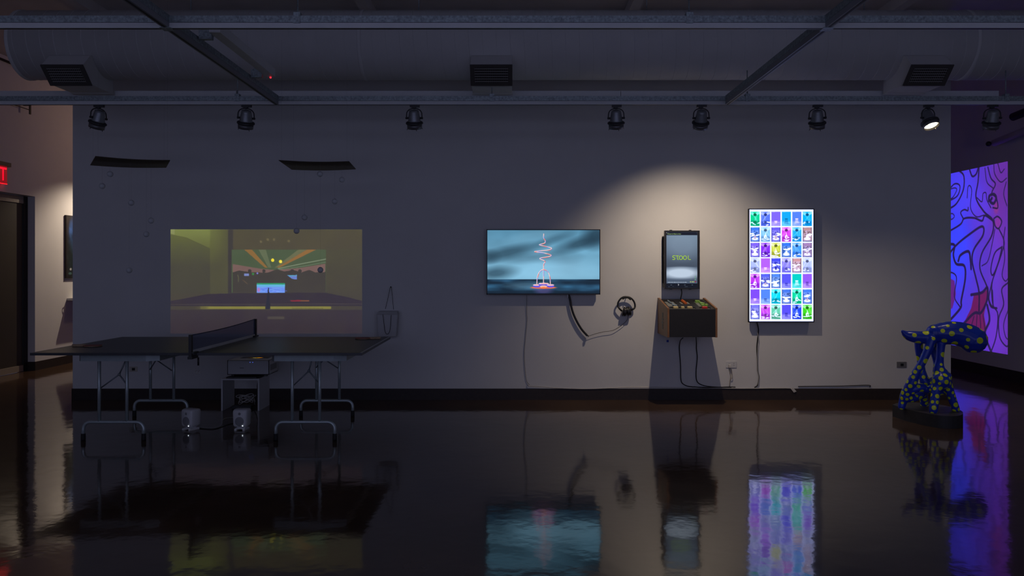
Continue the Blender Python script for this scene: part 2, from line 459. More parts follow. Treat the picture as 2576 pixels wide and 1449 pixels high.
for x in (-3.1, -.9, 1.3, 3.4): hs.tube([(x, DCY, DCZ+DR-.01), (x, DCY, CZ)], .005, 6)
hs.build_each('hanger_rod', GALV, dt)

GRILD = mat('dark_grille', (0.07, 0.065, 0.062), 0.6); GRILS = mat('grille_blade', (0.32, 0.31, 0.30), 0.5)
def vent(xc, w=.38, label=''):
    yt, zt, yb, zb = 7.17, 3.311, 7.325, 3.165     # grille top and bottom edges
    x0, x1 = xc-w/2, xc+w/2
    t = thing('air_vent', (xc, 7.4, zb), label, 'vent', 'air vents under the duct')
    prof = [(yt, zt), (7.29, 3.425), (7.50, 3.52), (7.72, 3.46), (7.72, zb), (yb, zb)]
    MB().prism([(a, b) for a, b in prof], x0, x1, 'x').build('vent_box', DUCTM, t, bevel=.003)
    # grille lies on the sloped face
    e = Vector((0, yb-yt, zb-zt)); L = e.length; e.normalize(); nrm = Vector((0, -abs(e.z), -abs(e.y))).normalized()
    o = Vector((0, yt, zt))
    def slab(mb, xa, xb, s0, s1, d0, d1):
        A = [Vector((x, 0, 0))+o+e*s+nrm*d0 for x, s in ((xa, s0), (xb, s0), (xb, s1), (xa, s1))]
        B = [Vector((x, 0, 0))+o+e*s+nrm*d1 for x, s in ((xa, s0), (xb, s0), (xb, s1), (xa, s1))]
        mb.hexa(A, B)
    fr = MB(); q = .026
    slab(fr, x0-.004, x1+.004, -.004, q, 0, .012); slab(fr, x0-.004, x1+.004, L-q, L+.004, 0, .012)
    slab(fr, x0-.004, x0+q+.01, q, L-q, 0, .012); slab(fr, x1-q-.01, x1+.004, q, L-q, 0, .012)
    fr.build('grille_frame', GRILD, t)
    bk = MB(); slab(bk, x0+q, x1-q, q, L-q, 0, .002); bk.build('grille_back', TRACKD, t)
    bl = MB()
    for k in range(6):
        s = q+.010+(L-2*q-.012)*k/5.5; slab(bl, x0+.034, x1-.034, s, s+.003, .002, .012)
    for k in range(18):
        xx = x0+.042+(w-.084)*k/17; slab(bl, xx-.0008, xx+.0008, q, L-q, .002, .007)
    bl.build('grille_blades', GRILS, t)
    MB().box(x0-.006, x1+.006, 7.66, 7.725, zb-.006, zb+.0).build('bottom_flange', DUCTM, t)
    return t
vent(-4.10, label='boxed air vent nearest the closed end of the round duct')
vent(-.19, label='boxed air vent above the wide television showing a blue sea')
vent(3.83, label='boxed air vent above the spotlight with the glowing lens')

# ================================================================== LIGHTING TRACKS
def track(y, x0, x1, z, label, tray=None, gaps=()):
    t = thing('lighting_track', ((x0+x1)/2, y, z), label, 'lighting track', 'ceiling lighting grid')
    MB().box(x0, x1, y-.018, y+.018, z, z+.034).build('track_rail', TRACKM, t)
    MB().box(x0, x1, y-.007, y+.007, z-.0015, z+.001).build('track_slot', TRACKD, t)
    MB().box(x0, x1, y-.022, y+.022, z+.036, z+.078).build('steel_strut', GALV, t)
    if tray:
        for a, b in tray: MB().box(a, b, y+.33, y+.37, z+.148, z+.207).build('cable_tray', TRACKM, t)
        for xa in (-5.2, -3.3, -1.3, .6, 1.9, 3.2, 4.6): MB().box(xa-.012, xa+.012, y-.01, y+.36, z+.070, z+.078).box(xa-.012, xa+.012, y+.345, y+.36, z+.078, z+.148).build('tray_arm', GALV, t)
    for g in gaps:
        MB().box(g-.022, g+.022, y-.026, y+.026, z+.03, z+.10).build('hanger_bracket', GALV, t)
        MB().tube([(g, y, z+.09), (g, y, 3.325 if y > 7.2 else CZ)], .005, 6).build_each('hanger_rod', GALV, t)
    return t
track(TRK_Y, -6.3, 6.44, TRK_Z, 'rear horizontal track rail that carries the row of spotlights',
      tray=[(-6.3, -2.72), (-2.71, 1.07), (1.075, 2.31), (2.33, 4.80)], gaps=(-2.59, -.19, 2.22, 4.66))
track(5.07, -4.6, 4.6, TRK_Z, 'front horizontal track rail at the very top of the view', gaps=(-1.38, 1.14))
def beam(x, label):
    t = thing('cross_beam', (x, 5.8, TRK_Z), label, 'beam', 'ceiling lighting grid')
    MB().box(x-.022, x+.022, 2.0, TRK_Y-.02, TRK_Z+.036, TRK_Z+.082).build('steel_strut', GALV, t)
    MB().box(x-.020, x+.020, 2.0, TRK_Y-.02, TRK_Z, TRK_Z+.036).build('track_rail', mat('dull_track', (.24, .25, .28), .5), t)
    MB().box(x-.007, x+.007, 2.0, TRK_Y-.02, TRK_Z-.002, TRK_Z+.001).build('track_slot', TRACKD, t)
    MB().box(x-.035, x+.035, 5.03, 5.11, TRK_Z-.004, TRK_Z).build('joint_plate', GALV, t)
    return t
beam(-2.22, 'dark cross beam with a pale box and red light beside it')
beam(2.03, 'dark cross beam running back towards the lamp over the kiosk')
# ballast box beside the left beam with a red light
bt = thing('ballast_box', (-2.06, 6.2, 3.10), 'long pale box with a red light fixed beside a cross beam', 'electrical box')
MB().box(-2.10, -2.02, 5.45, 6.72, 3.09, 3.16).build('housing', TRACKM, bt, bevel=.004)
MB().box(-2.19, -2.10, 5.50, 5.54, 3.06, 3.13).box(-2.19, -2.10, 6.60, 6.64, 3.06, 3.13).build_each('bracket', GALV, bt)
MB().ball((-2.06, 6.715, 3.085), .009, n=10).build('indicator_light', LEDR, bt)

# ================================================================== TRACK SPOTLIGHTS
def spotlight(x, tilt, yaw, label, lit=False, glow=False):
    z = TRK_Z
    t = thing('track_spotlight', (x, TRK_Y, z-.2), label, 'spotlight', 'spotlights on the rear track')
    MB().box(x-.04, x+.05, TRK_Y-.017, TRK_Y+.017, z-.022, z-.0015).prism([(x-.03, z-.022), (x+.02, z-.022), (x+.008, z-.036), (x-.012, z-.036)], TRK_Y-.013, TRK_Y+.013, 'y').build('track_adapter', LAMPD, t)
    piv = Vector((x, TRK_Y, z-.125))
    Mz = Matrix.Translation(piv) @ Matrix.Rotation(R(yaw), 4, 'Z')
    yk = MB(); arc = []
    for k in range(13):
        a = math.pi*k/12; arc.append(Mz @ Vector((-.073*math.cos(a), 0, .020+.072*math.sin(a)**.7)))
    arc = [Mz @ Vector((-.073, 0, -.01))]+arc+[Mz @ Vector((.073, 0, -.01))]
    yk.tube(arc, .0055, 6)
    yk.tube([piv+Vector((0, 0, .085)), piv+Vector((0, 0, .10))], .012, 8)
    yk.build('yoke', LAMPD, t)
    M = Mz @ Matrix.Rotation(R(tilt), 4, 'X')
    MB().lathe([(.03, .075), (.044, .070), (.047, .05), (.058, -.02), (.062, -.035)], M, 28).build('lamp_body', LAMPM, t)
    MB().lathe([(.062, -.030), (.080, -.040), (.082, -.052), (.070, -.060)], M, 28).build('flange', LAMPD, t)
    MB().lathe([(.071, -.056), (.070, -.098), (.066, -.098), (.064, -.062)], M, 28).build('hood', mat('hood_grey', (.15, .15, .16), .4, .4), t)
    kn = MB()
    for s in (-1, 1): kn.tube([M @ Vector((s*.055, 0, 0)), M @ Vector((s*.082, 0, 0))], .010, 8)
    kn.build_each('pivot_knob', LAMPD, t)
    pg = MB()
    for a in (200, 290, 20): 
        c, s_ = math.cos(R(a)), math.sin(R(a)); pg.tube([M @ Vector((c*.066, s_*.066, -.095)), M @ Vector((c*.076, s_*.076, -.108))], .003, 5)
    pg.build_each('filter_clip', STEEL if lit else LAMPD, t)
    lm = mat('lit_lens', (1, 1, 1), .5, emit=(1.0, .80, .50), estr=9) if glow else mat('dark_lens', (.03, .03, .035), .15)
    MB().lathe([(.0001, -.078), (.060, -.078)] if glow else [(.0001, -.066), (.062, -.066)], M, 24).build('lens', lm, t)
    return t
for (px, tilt, yaw, lab, lit, glow) in [
    (248, 24, 55, 'dark track spotlight above the hanging board nearest the exit sign', 0, 0),
    (619, 24, 25, 'track spotlight above the gap between the two hanging boards', 0, 0),
    (1042, 22, 0, 'track spotlight alone above bare wall right of the projection', 0, 0),
    (1550, 22, -8, 'track spotlight just left of the one over the kiosk', 0, 0),
    (1764, 32, -2, 'track spotlight over the kiosk monitor with bright glints on its rim', 1, 0),
    (2056, 24, -18, 'dark track spotlight above the portrait video screen', 0, 0),
    (2335, -26, 14, 'track spotlight with its glowing lens visible above the sculpture', 1, 1),
    (2496, 26, -12, 'track spotlight hanging in front of the purple side wall', 0, 0)]:
    spotlight((px-CX)*TRK_Y/FPX, tilt, yaw, lab, lit, glow)

# ================================================================== PING-PONG TABLE
TX0, TX1, TY0, TY1, TZ = -3.976, -1.236, 6.49, 8.01, 0.76
TC = (TX0+TX1)/2
tb = thing('ping_pong_table', (TC, 7.25, 0), 'charcoal ping-pong table on grey folding steel legs', 'table')
MB().box(TX0, TC-.002, TY0, TY1, TZ-.022, TZ).box(TC+.002, TX1, TY0, TY1, TZ-.022, TZ).build('table_top', TABLEM, tb, bevel=.002)
ln = MB(); zl = TZ+.0006
ln.box(TX0+.001, TX0+.018, TY0, TY1, TZ, zl).box(TX1-.018, TX1-.001, TY0, TY1, TZ, zl).build_each('end_line', LINEM, tb)
ed = MB(); rng = random.Random(3); x = TX0+.35
while x < TX0+1.5:
    w_ = rng.uniform(.02, .07); ed.box(x, x+w_, TY0+.045+rng.uniform(0, .01), TY0+.058, TZ, zl); x += w_+rng.uniform(.02, .06)
ed.build_each('worn_side_line', mat('worn_line', (.12, .12, .13), .6), tb)
APR = mat('grey_apron_steel', (.33, .38, .39), .45, .3, noise=.06, nscale=20)
def apron(xa, xb):
    a = MB(); z0, z1 = TZ-.085, TZ-.022; ch = .10
    ring = [(xa, 6.64+.02), (xa+.03, 6.62), (xb-ch, 6.62), (xb, 6.66), (xb, 7.84), (xb-ch, 7.88), (xa+.03, 7.88), (xa, 7.86)]
    for p, q in zip(ring, ring[1:]+ring[:1]):
        d = Vector((q[0]-p[0], q[1]-p[1], 0)).normalized(); nn = Vector((-d.y, d.x, 0))*.018
        A = [(p[0], p[1], z0), (q[0], q[1], z0), (q[0]+nn.x, q[1]+nn.y, z0), (p[0]+nn.x, p[1]+nn.y, z0)]
        B = [(v[0], v[1], z1) for v in A]; a.hexa(A, B)
    return a
apron(-3.66, -2.98).build('apron', APR, tb); apron(-2.03, -1.40).build('apron', APR, tb)
UB = 0.155
def leg_frame(xl, xr, vl, vr, y):
    rb = .06; pts = []
    pts.append((xl, y, .03)); pts.append((xl, y, UB-rb))
    for k in range(1, 7):
        a = math.pi/2*k/6; pts.append((xl+rb-rb*math.cos(a), y, UB-rb+rb*math.sin(a)))
    for k in range(0, 7):
        a = math.pi/2*k/6; pts.append((xr-rb+rb*math.sin(a), y, UB-rb+rb*math.cos(a)))
    pts.append((xr, y, .03))
    leg = MB().tube(pts, .0145, 12); leg.tube([(vl, y, UB), (vl, y, TZ-.024)], .0135, 12); leg.tube([(vr, y, UB), (vr, y, TZ-.024)], .0135, 12)
    lo = leg.build('leg', TUBE, tb)
    for x in (xl, xr): MB().lathe([(.018, 0), (.019, .01), (.018, .055), (.015, .057)], Matrix.Translation((x, y, 0)), 14).build('rubber_foot', RUBBER, lo)
leg_frame(-3.633, -3.121, -3.498, -3.263, 6.67)
leg_frame(-3.718, -3.198, -3.56, -3.33, 7.75)
leg_frame(-2.001, -1.502, -1.862, -1.630, 6.67)
leg_frame(-2.078, -1.569, -1.925, -1.700, 7.75)
BRM = mat('brace_grey', (.20, .23, .25), .45, .4)
def brace(pts, y):
    m = MB()
    for p, q in pts: m.tube([px_at(p[0], p[1], y), px_at(q[0], q[1], y)], .006, 6)
    h = px_at(*pts[0][1], y); m.ball(h, .013, n=8); m.build('brace', BRM, tb)
brace([((252, 977), (300, 942)), ((316, 907), (300, 942)), ((318, 966), (300, 942))], 6.69)
brace([((738, 970), (777, 933)), ((785, 903), (777, 933)), ((802, 963), (777, 933))], 6.69)
brace([((377, 930), (393, 905)), ((432, 932), (393, 905))], 7.73)
brace([((795, 925), (816, 904)), ((850, 926), (816, 904))], 7.73)

# net
nt_ = thing('table_tennis_net', (TC, 7.25, TZ), 'navy table tennis net clamped across the middle of the table', 'net')
NX = -2.625
MB().box(NX-.012, NX+.012, TY0-.075, TY0-.045, TZ-.03, TZ+.155).box(NX-.018, NX+.018, TY0-.08, TY0+.05, TZ-.045, TZ-.023).box(NX-.014, NX+.03, TY0-.07, TY0+.03, TZ+.001, TZ+.012).build('net_post', BLACK, nt_)
MB().box(NX-.012, NX+.014, TY1+.02, TY1+.05, TZ-.03, TZ+.18).box(NX-.018, NX+.03, TY1-.05, TY1+.055, TZ-.045, TZ-.023).box(NX-.018, NX+.03, TY1-.05, TY1+.055, TZ+.001, TZ+.014).build('net_post', BLACK, nt_)
cw = MB().tube([(NX+.05, TY0-.03, TZ-.035), (NX+.05, TY0-.03, TZ-.10)], .008, 8); cw.build('clamp_screw', BLACK, nt_)
rg = MB()
for sx in (-1, 1):
    c = Vector((NX+.05+sx*.012, TY0-.03, TZ-.155)); rg.tube([c+Vector((.011*math.cos(a*math.pi/6), 0, .014*math.sin(a*math.pi/6))) for a in range(13)], .0022, 5)
rg.build_each('clamp_wing', STEEL, nt_)
def net_mat():
    m = bpy.data.materials.new('navy_net_mesh'); m.use_nodes = True; nt = m.node_tree; b = nt.nodes['Principled BSDF']
    b.inputs['Base Color'].default_value = (.10, .13, .27, 1); b.inputs['Roughness'].default_value = .8; b.inputs['Alpha'].default_value = .78
    return m
NETM = net_mat()
nn = MB(); N = 24
for k in range(N):
    a, b = k/N, (k+1)/N
    def nz(t): return TZ+.150+(.178-.150)*t-.012*math.sin(math.pi*t)
    ya, yb = TY0-.045+(TY1+.02-TY0+.045)*a, TY0-.045+(TY1+.02-TY0+.045)*b
    nn.add([(NX, ya, TZ+.010), (NX, yb, TZ+.010), (NX, yb, nz(b)), (NX, ya, nz(a))], [(0, 1, 2, 3)])
nn.build('net_mesh', NETM, nt_)
MB().tube([(NX, TY0-.045+(TY1-TY0+.065)*k/16, TZ+.150+.028*k/16-.012*math.sin(math.pi*k/16)) for k in range(17)], .004, 6).build('top_cord', mat('navy_cord', (.05, .06, .12), .7), nt_)
MB().box(NX-.003, NX+.004, TY0-.045, TY1+.02, TZ+.001, TZ+.026).build('bottom_tape', WHITEP, nt_)

# paddles
def paddle(cx, cy, ang, label):
    t = thing('ping_pong_paddle', (cx, cy, TZ), label, 'paddle', 'red paddles on the table ends')
    M = Matrix.Translation((cx, cy, TZ)) @ Matrix.Rotation(ang, 4, 'Z')
    def disc(z0, z1, r):
        pts = []
        for k in range(28):
            a = 2*math.pi*k/28; pts.append((r*1.04*math.cos(a), r*math.sin(a)))
        return MB().prism(pts, z0, z1, 'z').xf(M)
    disc(.001, .004, .075).build('rubber', BLACK, t); disc(.004, .010, .074).build('blade', WOODL, t); disc(.010, .0135, .075).build('rubber', RED, t)
    MB().hexa([(.06, -.020, .0005), (.175, -.016, .0005), (.175, .016, .0005), (.06, .020, .0005)], [(.06, -.018, .020), (.175, -.014, .022), (.175, .014, .022), (.06, .018, .020)]).xf(M).build('handle', WOODL, t, bevel=.004)
p1 = px_z(233, 869, TZ+.01); p2 = px_z(913, 850.5, TZ+.01)
paddle(p1.x, p1.y, R(183), 'red paddle lying on the table end nearest the exit sign')
paddle(p2.x, p2.y, R(2), 'red paddle lying at the table corner nearest the corded wall box')

# ================================================================== HANGING BOARDS AND BALLS
def board(corners, label):
    c3 = [px_z(x, y, 2.45) for x, y in corners]    # near-left, near-right, far-right, far-left
    n = 10; up = []; vs = []
    for i in range(n+1):
        a = c3[0].lerp(c3[1], i/n); b = c3[3].lerp(c3[2], i/n); sag = -.010*math.sin(math.pi*i/n)
        vs += [a+Vector((0, 0, sag)), b+Vector((0, 0, sag)), a+Vector((0, 0, sag+.006)), b+Vector((0, 0, sag+.006))]
    fs = []
    for i in range(n):
        k = i*4; fs += [(k, k+1, k+5, k+4), (k+2, k+6, k+7, k+3), (k, k+4, k+6, k+2), (k+1, k+3, k+7, k+5)]
    fs += [(0, 2, 3, 1), (n*4, n*4+1, n*4+3, n*4+2)]
    ctr = (c3[0]+c3[2])/2
    t = thing('hanging_board', ctr, label, 'board', 'boards hung above the table ends')
    MB().add(vs, fs, True).build('panel', BOARD, t)
    th = MB()
    for c in c3:
        q = ctr.lerp(c, .93); 
        under = CZ
        if abs(q.y-DCY) < DR and q.x > -4.69: under = DCZ-math.sqrt(DR*DR-(q.y-DCY)**2)
        if -4.31 < q.x < -3.89 and 7.17 < q.y < 7.74: under = 3.165 if q.y > 7.325 else 3.165+(7.325-q.y)*.95
        th.tube([q+Vector((0, 0, 0)), (q.x, q.y, under)], .0004, 4)
    th.build_each('suspension_thread', THREAD, t)
    return c3
LB = board([(240, 394), (428, 404), (418, 422), (227, 416)], 'dark square board hung level, nearest the exit sign')
RB = board([(701, 404), (878, 407), (895, 426), (734, 427)], 'dark square board hung level above the projected picture')
def hball(x, y, D, label):
    c = px_at(x, y, D)
    t = thing('hanging_ball', c, label, 'ball', 'balls hung on threads below the boards')
    MB().ball(c, .0275, n=20).build('ball', BALLM, t)
    MB().tube([c+Vector((0, 0, .026)), (c.x, c.y, 2.44)], .0004, 4).build('thread', THREAD, t)
for x, y, D, lab in [
    (277, 438, 7.3, 'white ball hanging closest under the board nearest the exit sign'),
    (257, 468, 7.4, 'second highest white ball under the board nearest the exit sign'),
    (330, 510, 7.3, 'third highest white ball under the board nearest the exit sign'),
    (380, 555, 7.4, 'fourth highest white ball under the board nearest the exit sign'),
    (368, 589, 7.4, 'second lowest white ball under the board nearest the exit sign'),
    (325, 680, 7.4, 'lowest white ball, well under the board nearest the exit sign'),
    (805, 438, 7.5, 'white ball hanging closest under the board above the projection'),
    (860, 452, 7.5, 'second highest white ball under the board above the projection'),
    (842, 507, 7.5, 'third highest white ball under the board above the projection'),
    (766, 547, 7.5, 'white ball hanging just above the top edge of the projection'),
    (746, 581, 7.4, 'dark looking ball on the top edge of the projected picture'),
    (806, 679, 7.4, 'dark looking ball hanging lowest, in front of the projected picture')]:
    hball(x, y, D, lab)

# ================================================================== STOOL, PROJECTOR, SPEAKERS
st = thing('low_bench', (-2.78, 8.22, 0), 'low white bench under the back of the table carrying the projector', 'bench')
BX0, BX1, BY0, BY1 = -2.975, -2.585, 8.05, 8.39
MB().box(BX0, BX1, BY0, BY1, .312, .328).build('bench_top', WHITEP, st)
MB().box(BX0, BX0+.016, BY0, BY1, 0, .312).build('side_panel', WHITEP, st); MB().box(BX1-.016, BX1, BY0, BY1, 0, .312).build('side_panel', WHITEP, st)
tr = MB().box(-2.93, -2.62, 8.07, 8.36, .328, .342).build('black_tray', BLACK, None, 'flat black plate between the bench and the projector', 'plate')

PX0, PX1, PY0, PY1, PZ0, PZ1 = -2.93, -2.50, 8.10, 8.41, .362, .510
pj = thing('short_throw_projector', ((PX0+PX1)/2, (PY0+PY1)/2, .342), 'white short-throw projector on the low bench throwing the picture on the wall', 'projector')
WX0, WX1, WY0, WY1 = -2.86, -2.57, 8.285, 8.395
pb = MB()
pb.box(PX0, PX1, PY0, PY0+.006, PZ0, PZ1); pb.box(PX0, PX1, PY1-.006, PY1, PZ0, PZ1); pb.box(PX0, PX0+.006, PY0, PY1, PZ0, PZ1); pb.box(PX1-.006, PX1, PY0, PY1, PZ0, PZ1)
pb.box(PX0, PX1, PY0, PY1, PZ0, PZ0+.006)
pb.box(PX0, PX1, PY0, WY0, PZ1-.004, PZ1); pb.box(PX0, PX1, WY1, PY1, PZ1-.004, PZ1); pb.box(PX0, WX0, WY0, WY1, PZ1-.004, PZ1); pb.box(WX1, PX1, WY0, WY1, PZ1-.004, PZ1)
pb.build('housing', WHITEP, pj)
MB().box(PX0+.03, PX0+.06, PY0+.03, PY0+.06, .342, PZ0).box(PX1-.06, PX1-.03, PY0+.03, PY0+.06, .342, PZ0).box(-2.73, -2.70, PY1-.06, PY1-.03, .342, PZ0).build_each('foot', BLACK, pj)
MB().box(-2.70, -2.692, PY0-.001, PY0, .487, .492).box(-2.672, -2.664, PY0-.001, PY0, .487, .492).build_each('status_light', LEDB, pj)
MB().box(-2.80, -2.76, PY0-.001, PY0, .430, .434).box(-2.80, -2.797, PY0-.001, PY0, .426, .438).box(-2.785, -2.782, PY0-.001, PY0, .426, .436).box(-2.77, -2.767, PY0-.001, PY0, .426, .438).build('maker_mark', mat('grey_print', (.12, .12, .13), .6), pj)
MB().box(PX1-.004, PX1+.001, 8.14, 8.36, .40, .46).build('side_grille', mat('grey_vent', (.3, .3, .3), .6), pj)

def slide(parent, light, plane_axis, plane_pos, wallpts, img, corners, name):
    """A picture slide in front of a point lamp: wallpts (H,W,3) are where each texel lands, corners the outer frame."""
    L = np.array(light); ax = plane_axis
    d = wallpts-L; t = (plane_pos-L[ax])/d[..., ax]; pts = L+d*t[..., None]
    H, W = pts.shape[:2]
    g = grid_mesh(name, pts, img, attr_mat(name+'_glass', 'slide'), parent)
    # opaque frame from the picture edge to the window corners (corners: TL, TR, BR, BL of the grid)
    C = [np.array(c, float) for c in corners]; idx = []
    frac = lambda i, j: np.linalg.norm(pts[i, j]-pts[0, j])/np.linalg.norm(pts[H-1, j]-pts[0, j])
    for j in range(0, W-1): idx.append((pts[0, j], C[0]+(C[1]-C[0])*j/(W-1)))
    for i in range(0, H-1): idx.append((pts[i, W-1], C[1]+(C[2]-C[1])*frac(i, W-1)**10))
    for j in range(W-1, 0, -1): idx.append((pts[H-1, j], C[3]+(C[2]-C[3])*j/(W-1)))
    for i in range(H-1, 0, -1): idx.append((pts[i, 0], C[0]+(C[3]-C[0])*frac(i, 0)**10))
    n = len(idx); back = np.zeros(3); back[ax] = L[ax]-plane_pos; back *= 1.7
    vs = [a for a, b in idx]+[b for a, b in idx]+[b+back for a, b in idx]
    fs = [(i, (i+1) % n, (i+1) % n+n, i+n) for i in range(n)]+[(i+n, (i+1) % n+n, (i+1) % n+2*n, i+2*n) for i in range(n)]+[tuple(range(2*n, 3*n))]
    MB().add(vs, fs).build('lens_housing', BLACK, parent)
    return g

# --- picture thrown on the back wall (pixel frame of the zoomed photograph: x 117..2025, y 107..1165)
def wall_picture():
    W, H = 440, 250
    r = Ras(W, H, 117, 2025, 107, 1165); X, Y = r.x, r.y
    base = np.zeros((H, W, 3)); tt = ((Y-107)/1058)[..., None]
    base[:] = np.array([78, 76, 46]); base = base*(1-tt*.55)+np.array([52, 44, 44])*(tt*.55)
    r.c = base
    r.c += (np.clip(1-(Y-107)/380, 0, 1)*np.clip((700-X)/200, 0, 1))[..., None]*np.array([42, 52, 22])
    r.rect(510, 690, 107, 760, (86, 88, 52), .35); r.rect(690, 740, 107, 760, (50, 46, 34), .55, 10)
    r.poly([(117, 107), (160, 107), (160, 165), (117, 150)], (140, 145, 95), .6)
    r.poly([(117, 155), (280, 190), (510, 300), (510, 760), (117, 760)], (66, 66, 38), .45)
    r.rect(740, 2025, 115, 310, (78, 70, 48), .5, 8)
    for x, y in ((1017, 232), (1085, 210), (1147, 210), (1294, 226)): r.ell(x, y, 13, 13, (110, 100, 70), .7)
    # inner view
    r.rect(725, 1665, 313, 750, (74, 88, 62), .95)
    g = np.clip(1-(Y-313)/220, 0, 1)*(X > 725)*(X < 1665)*(Y > 313)*(Y < 560)
    def ray(x0, w0, x1, w1, col, a, yt=313, yb=495): r.poly([(x0-w0, yt), (x0+w0, yt), (x1+w1, yb), (x1-w1, yb)], col, a)
    ray(1030, 35, 1105, 14, (104, 112, 82), .7); ray(1430, 40, 1165, 10, (120, 115, 80), .6)
    ray(890, 38, 1070, 14, (150, 104, 48), .8); ray(1520, 45, 1190, 14, (150, 102, 45), .85)
    r.poly([(735, 460), (1000, 505), (1150, 520), (1400, 500), (1660, 455), (1655, 545), (735, 545)], (124, 92, 88), .85)
    r.line([(1190, 505), (1430, 455), (1660, 410)], 9, (135, 145, 120), .8, soft=6)
    r.line([(1200, 515), (1450, 480), (1660, 440)], 6, (120, 140, 115), .6, soft=6)
    r.poly([(735, 545), (800, 525), (900, 540), (1080, 548), (1180, 512), (1250, 535), (1340, 520), (1420, 545), (1500, 518), (1560, 545), (1660, 540), (1660, 752), (735, 752)], (64, 60, 38), 1)
    for x, w_ in ((905, 18), (1046, 16), (1330, 20), (1405, 18)): r.ell(x, 530, w_, 18, (62, 58, 38), 1)
    r.ell(1134, 420, 16, 17, (235, 215, 20)); r.ell(1213, 434, 16, 17, (235, 215, 20)); r.ell(1216, 437, 4, 4, (255, 250, 190))
    r.rect(850, 898, 556, 580, (120, 135, 195), .95); r.ell(938, 560, 12, 12, (60, 130, 70), .9); r.ell(982, 553, 9, 9, (130, 130, 220), .9)
    r.poly([(1278, 572), (1375, 570), (1375, 614), (1330, 612)], (105, 130, 205), .95); r.poly([(1278, 572), (1375, 570), (1375, 582), (1300, 584)], (90, 160, 190), .9)
    r.line([(785, 570), (795, 600), (792, 635)], 7, (110, 110, 90), .6, soft=5); r.line([(835, 620), (865, 645), (880, 660)], 7, (120, 90, 80), .5, soft=5)
    # bright little screen
    r.rect(976, 1256, 654, 752, (110, 150, 235)); r.rect(976, 1256, 654, 668, (40, 150, 90)); r.rect(976, 1256, 668, 690, (95, 180, 215), .9, 8)
    rng = random.Random(5)
    for k in range(16): 
        x = rng.uniform(1000, 1230); y = rng.uniform(695, 745); r.line([(x, y), (x+rng.uniform(15, 60), y+rng.uniform(-3, 3))], 4, rng.choice([(70, 90, 220), (90, 110, 240), (150, 170, 250)]), .8, soft=4)
    r.ell(995, 722, 14, 22, (190, 110, 170), .7)
    # table in the picture
    r.poly([(117, 835), (230, 815), (480, 765), (800, 755), (1660, 750), (1900, 800), (2025, 835), (2025, 870), (117, 870)], (52, 46, 50), .92)
    r.line([(117, 870), (2025, 862)], 3, (92, 84, 78), .7); r.rect(117, 2025, 872, 886, (46, 40, 46), .7, 5)
    r.rect(415, 1060, 890, 916, (135, 130, 62), .9, 9); r.rect(1100, 1716, 890, 916, (135, 130, 62), .9, 9)
    r.ell(430, 903, 60, 14, (80, 75, 50), .6, .6)
    for k in range(22):
        x = 1330+k*14; r.rect(x, x+9, 905+(k % 3)*2, 913, (60, 55, 40), .75, 3)
    r.poly([(1300, 830), (1410, 822), (1410, 840), (1320, 838)], (130, 35, 45), .95); r.rect(1410, 1498, 828, 838, (140, 85, 45), .9, 3)
    r.poly([(1088, 700), (1096, 700), (1112, 915), (1062, 915)], (40, 34, 42), .95)
    r.rect(117, 2025, 925, 1165, (50, 42, 46), .6, 12)
    r.rect(1085, 1250, 992, 1020, (78, 72, 66), .8, 10)
    r.c += (r.noise(7, .01, 2)[..., None]-.5)*5
    return r
EDGE = dict(L=px_at(429, 577, WALL_Y).x, Rr=px_at(911, 577, WALL_Y).x, T=px_at(429, 577, WALL_Y).z, B=px_at(429, 839, WALL_Y).z)
ras = wall_picture()
wp = np.zeros((ras.H, ras.W, 3)); wp[..., 0] = np.linspace(EDGE['L'], EDGE['Rr'], ras.W)[None]; wp[..., 1] = WALL_Y; wp[..., 2] = np.linspace(EDGE['T'], EDGE['B'], ras.H)[:, None]
PL = (-2.72, 8.30, .492)
def compensate(wp, L, nax):
    d = wp-np.array(L); r2 = (d**2).sum(-1); cosn = np.abs(d[..., nax])/np.sqrt(r2); f = r2/cosn; return f/f.max(), f.max()
cf, fm = compensate(wp, PL, 1)
# light adds to what the wall already receives: take the dim wall level off the wanted picture
amb = np.array(srgb(46, 48, 58))
pic = np.clip(ras.lin()*1.0-amb*.85, 0, 1); pm = pic.max()
slide(pj, PL, 2, .512, wp, pic/pm*cf[..., None], [(WX0, WY0, .512), (WX1, WY0, .512), (WX1, WY1, .512), (WX0, WY1, .512)], 'lens_window')
# point lamp: E = I cos/r^2 , I = P/(4 pi^2) per unit radiance on a 0.7 white wall
def point(name, loc, energy):
    o = lamp(name, 'POINT', loc, None, energy, (1, 1, 1), 0.0)
    return o
# wanted radiance at full slide (cf=1): pm = albedo/pi * I/fm , I = energy/(4 pi)  [Blender point lamp: radiant intensity = P/(4 pi^2) * pi]
point('projector_lamp', PL, pm*fm*math.pi/.70*4*math.pi)

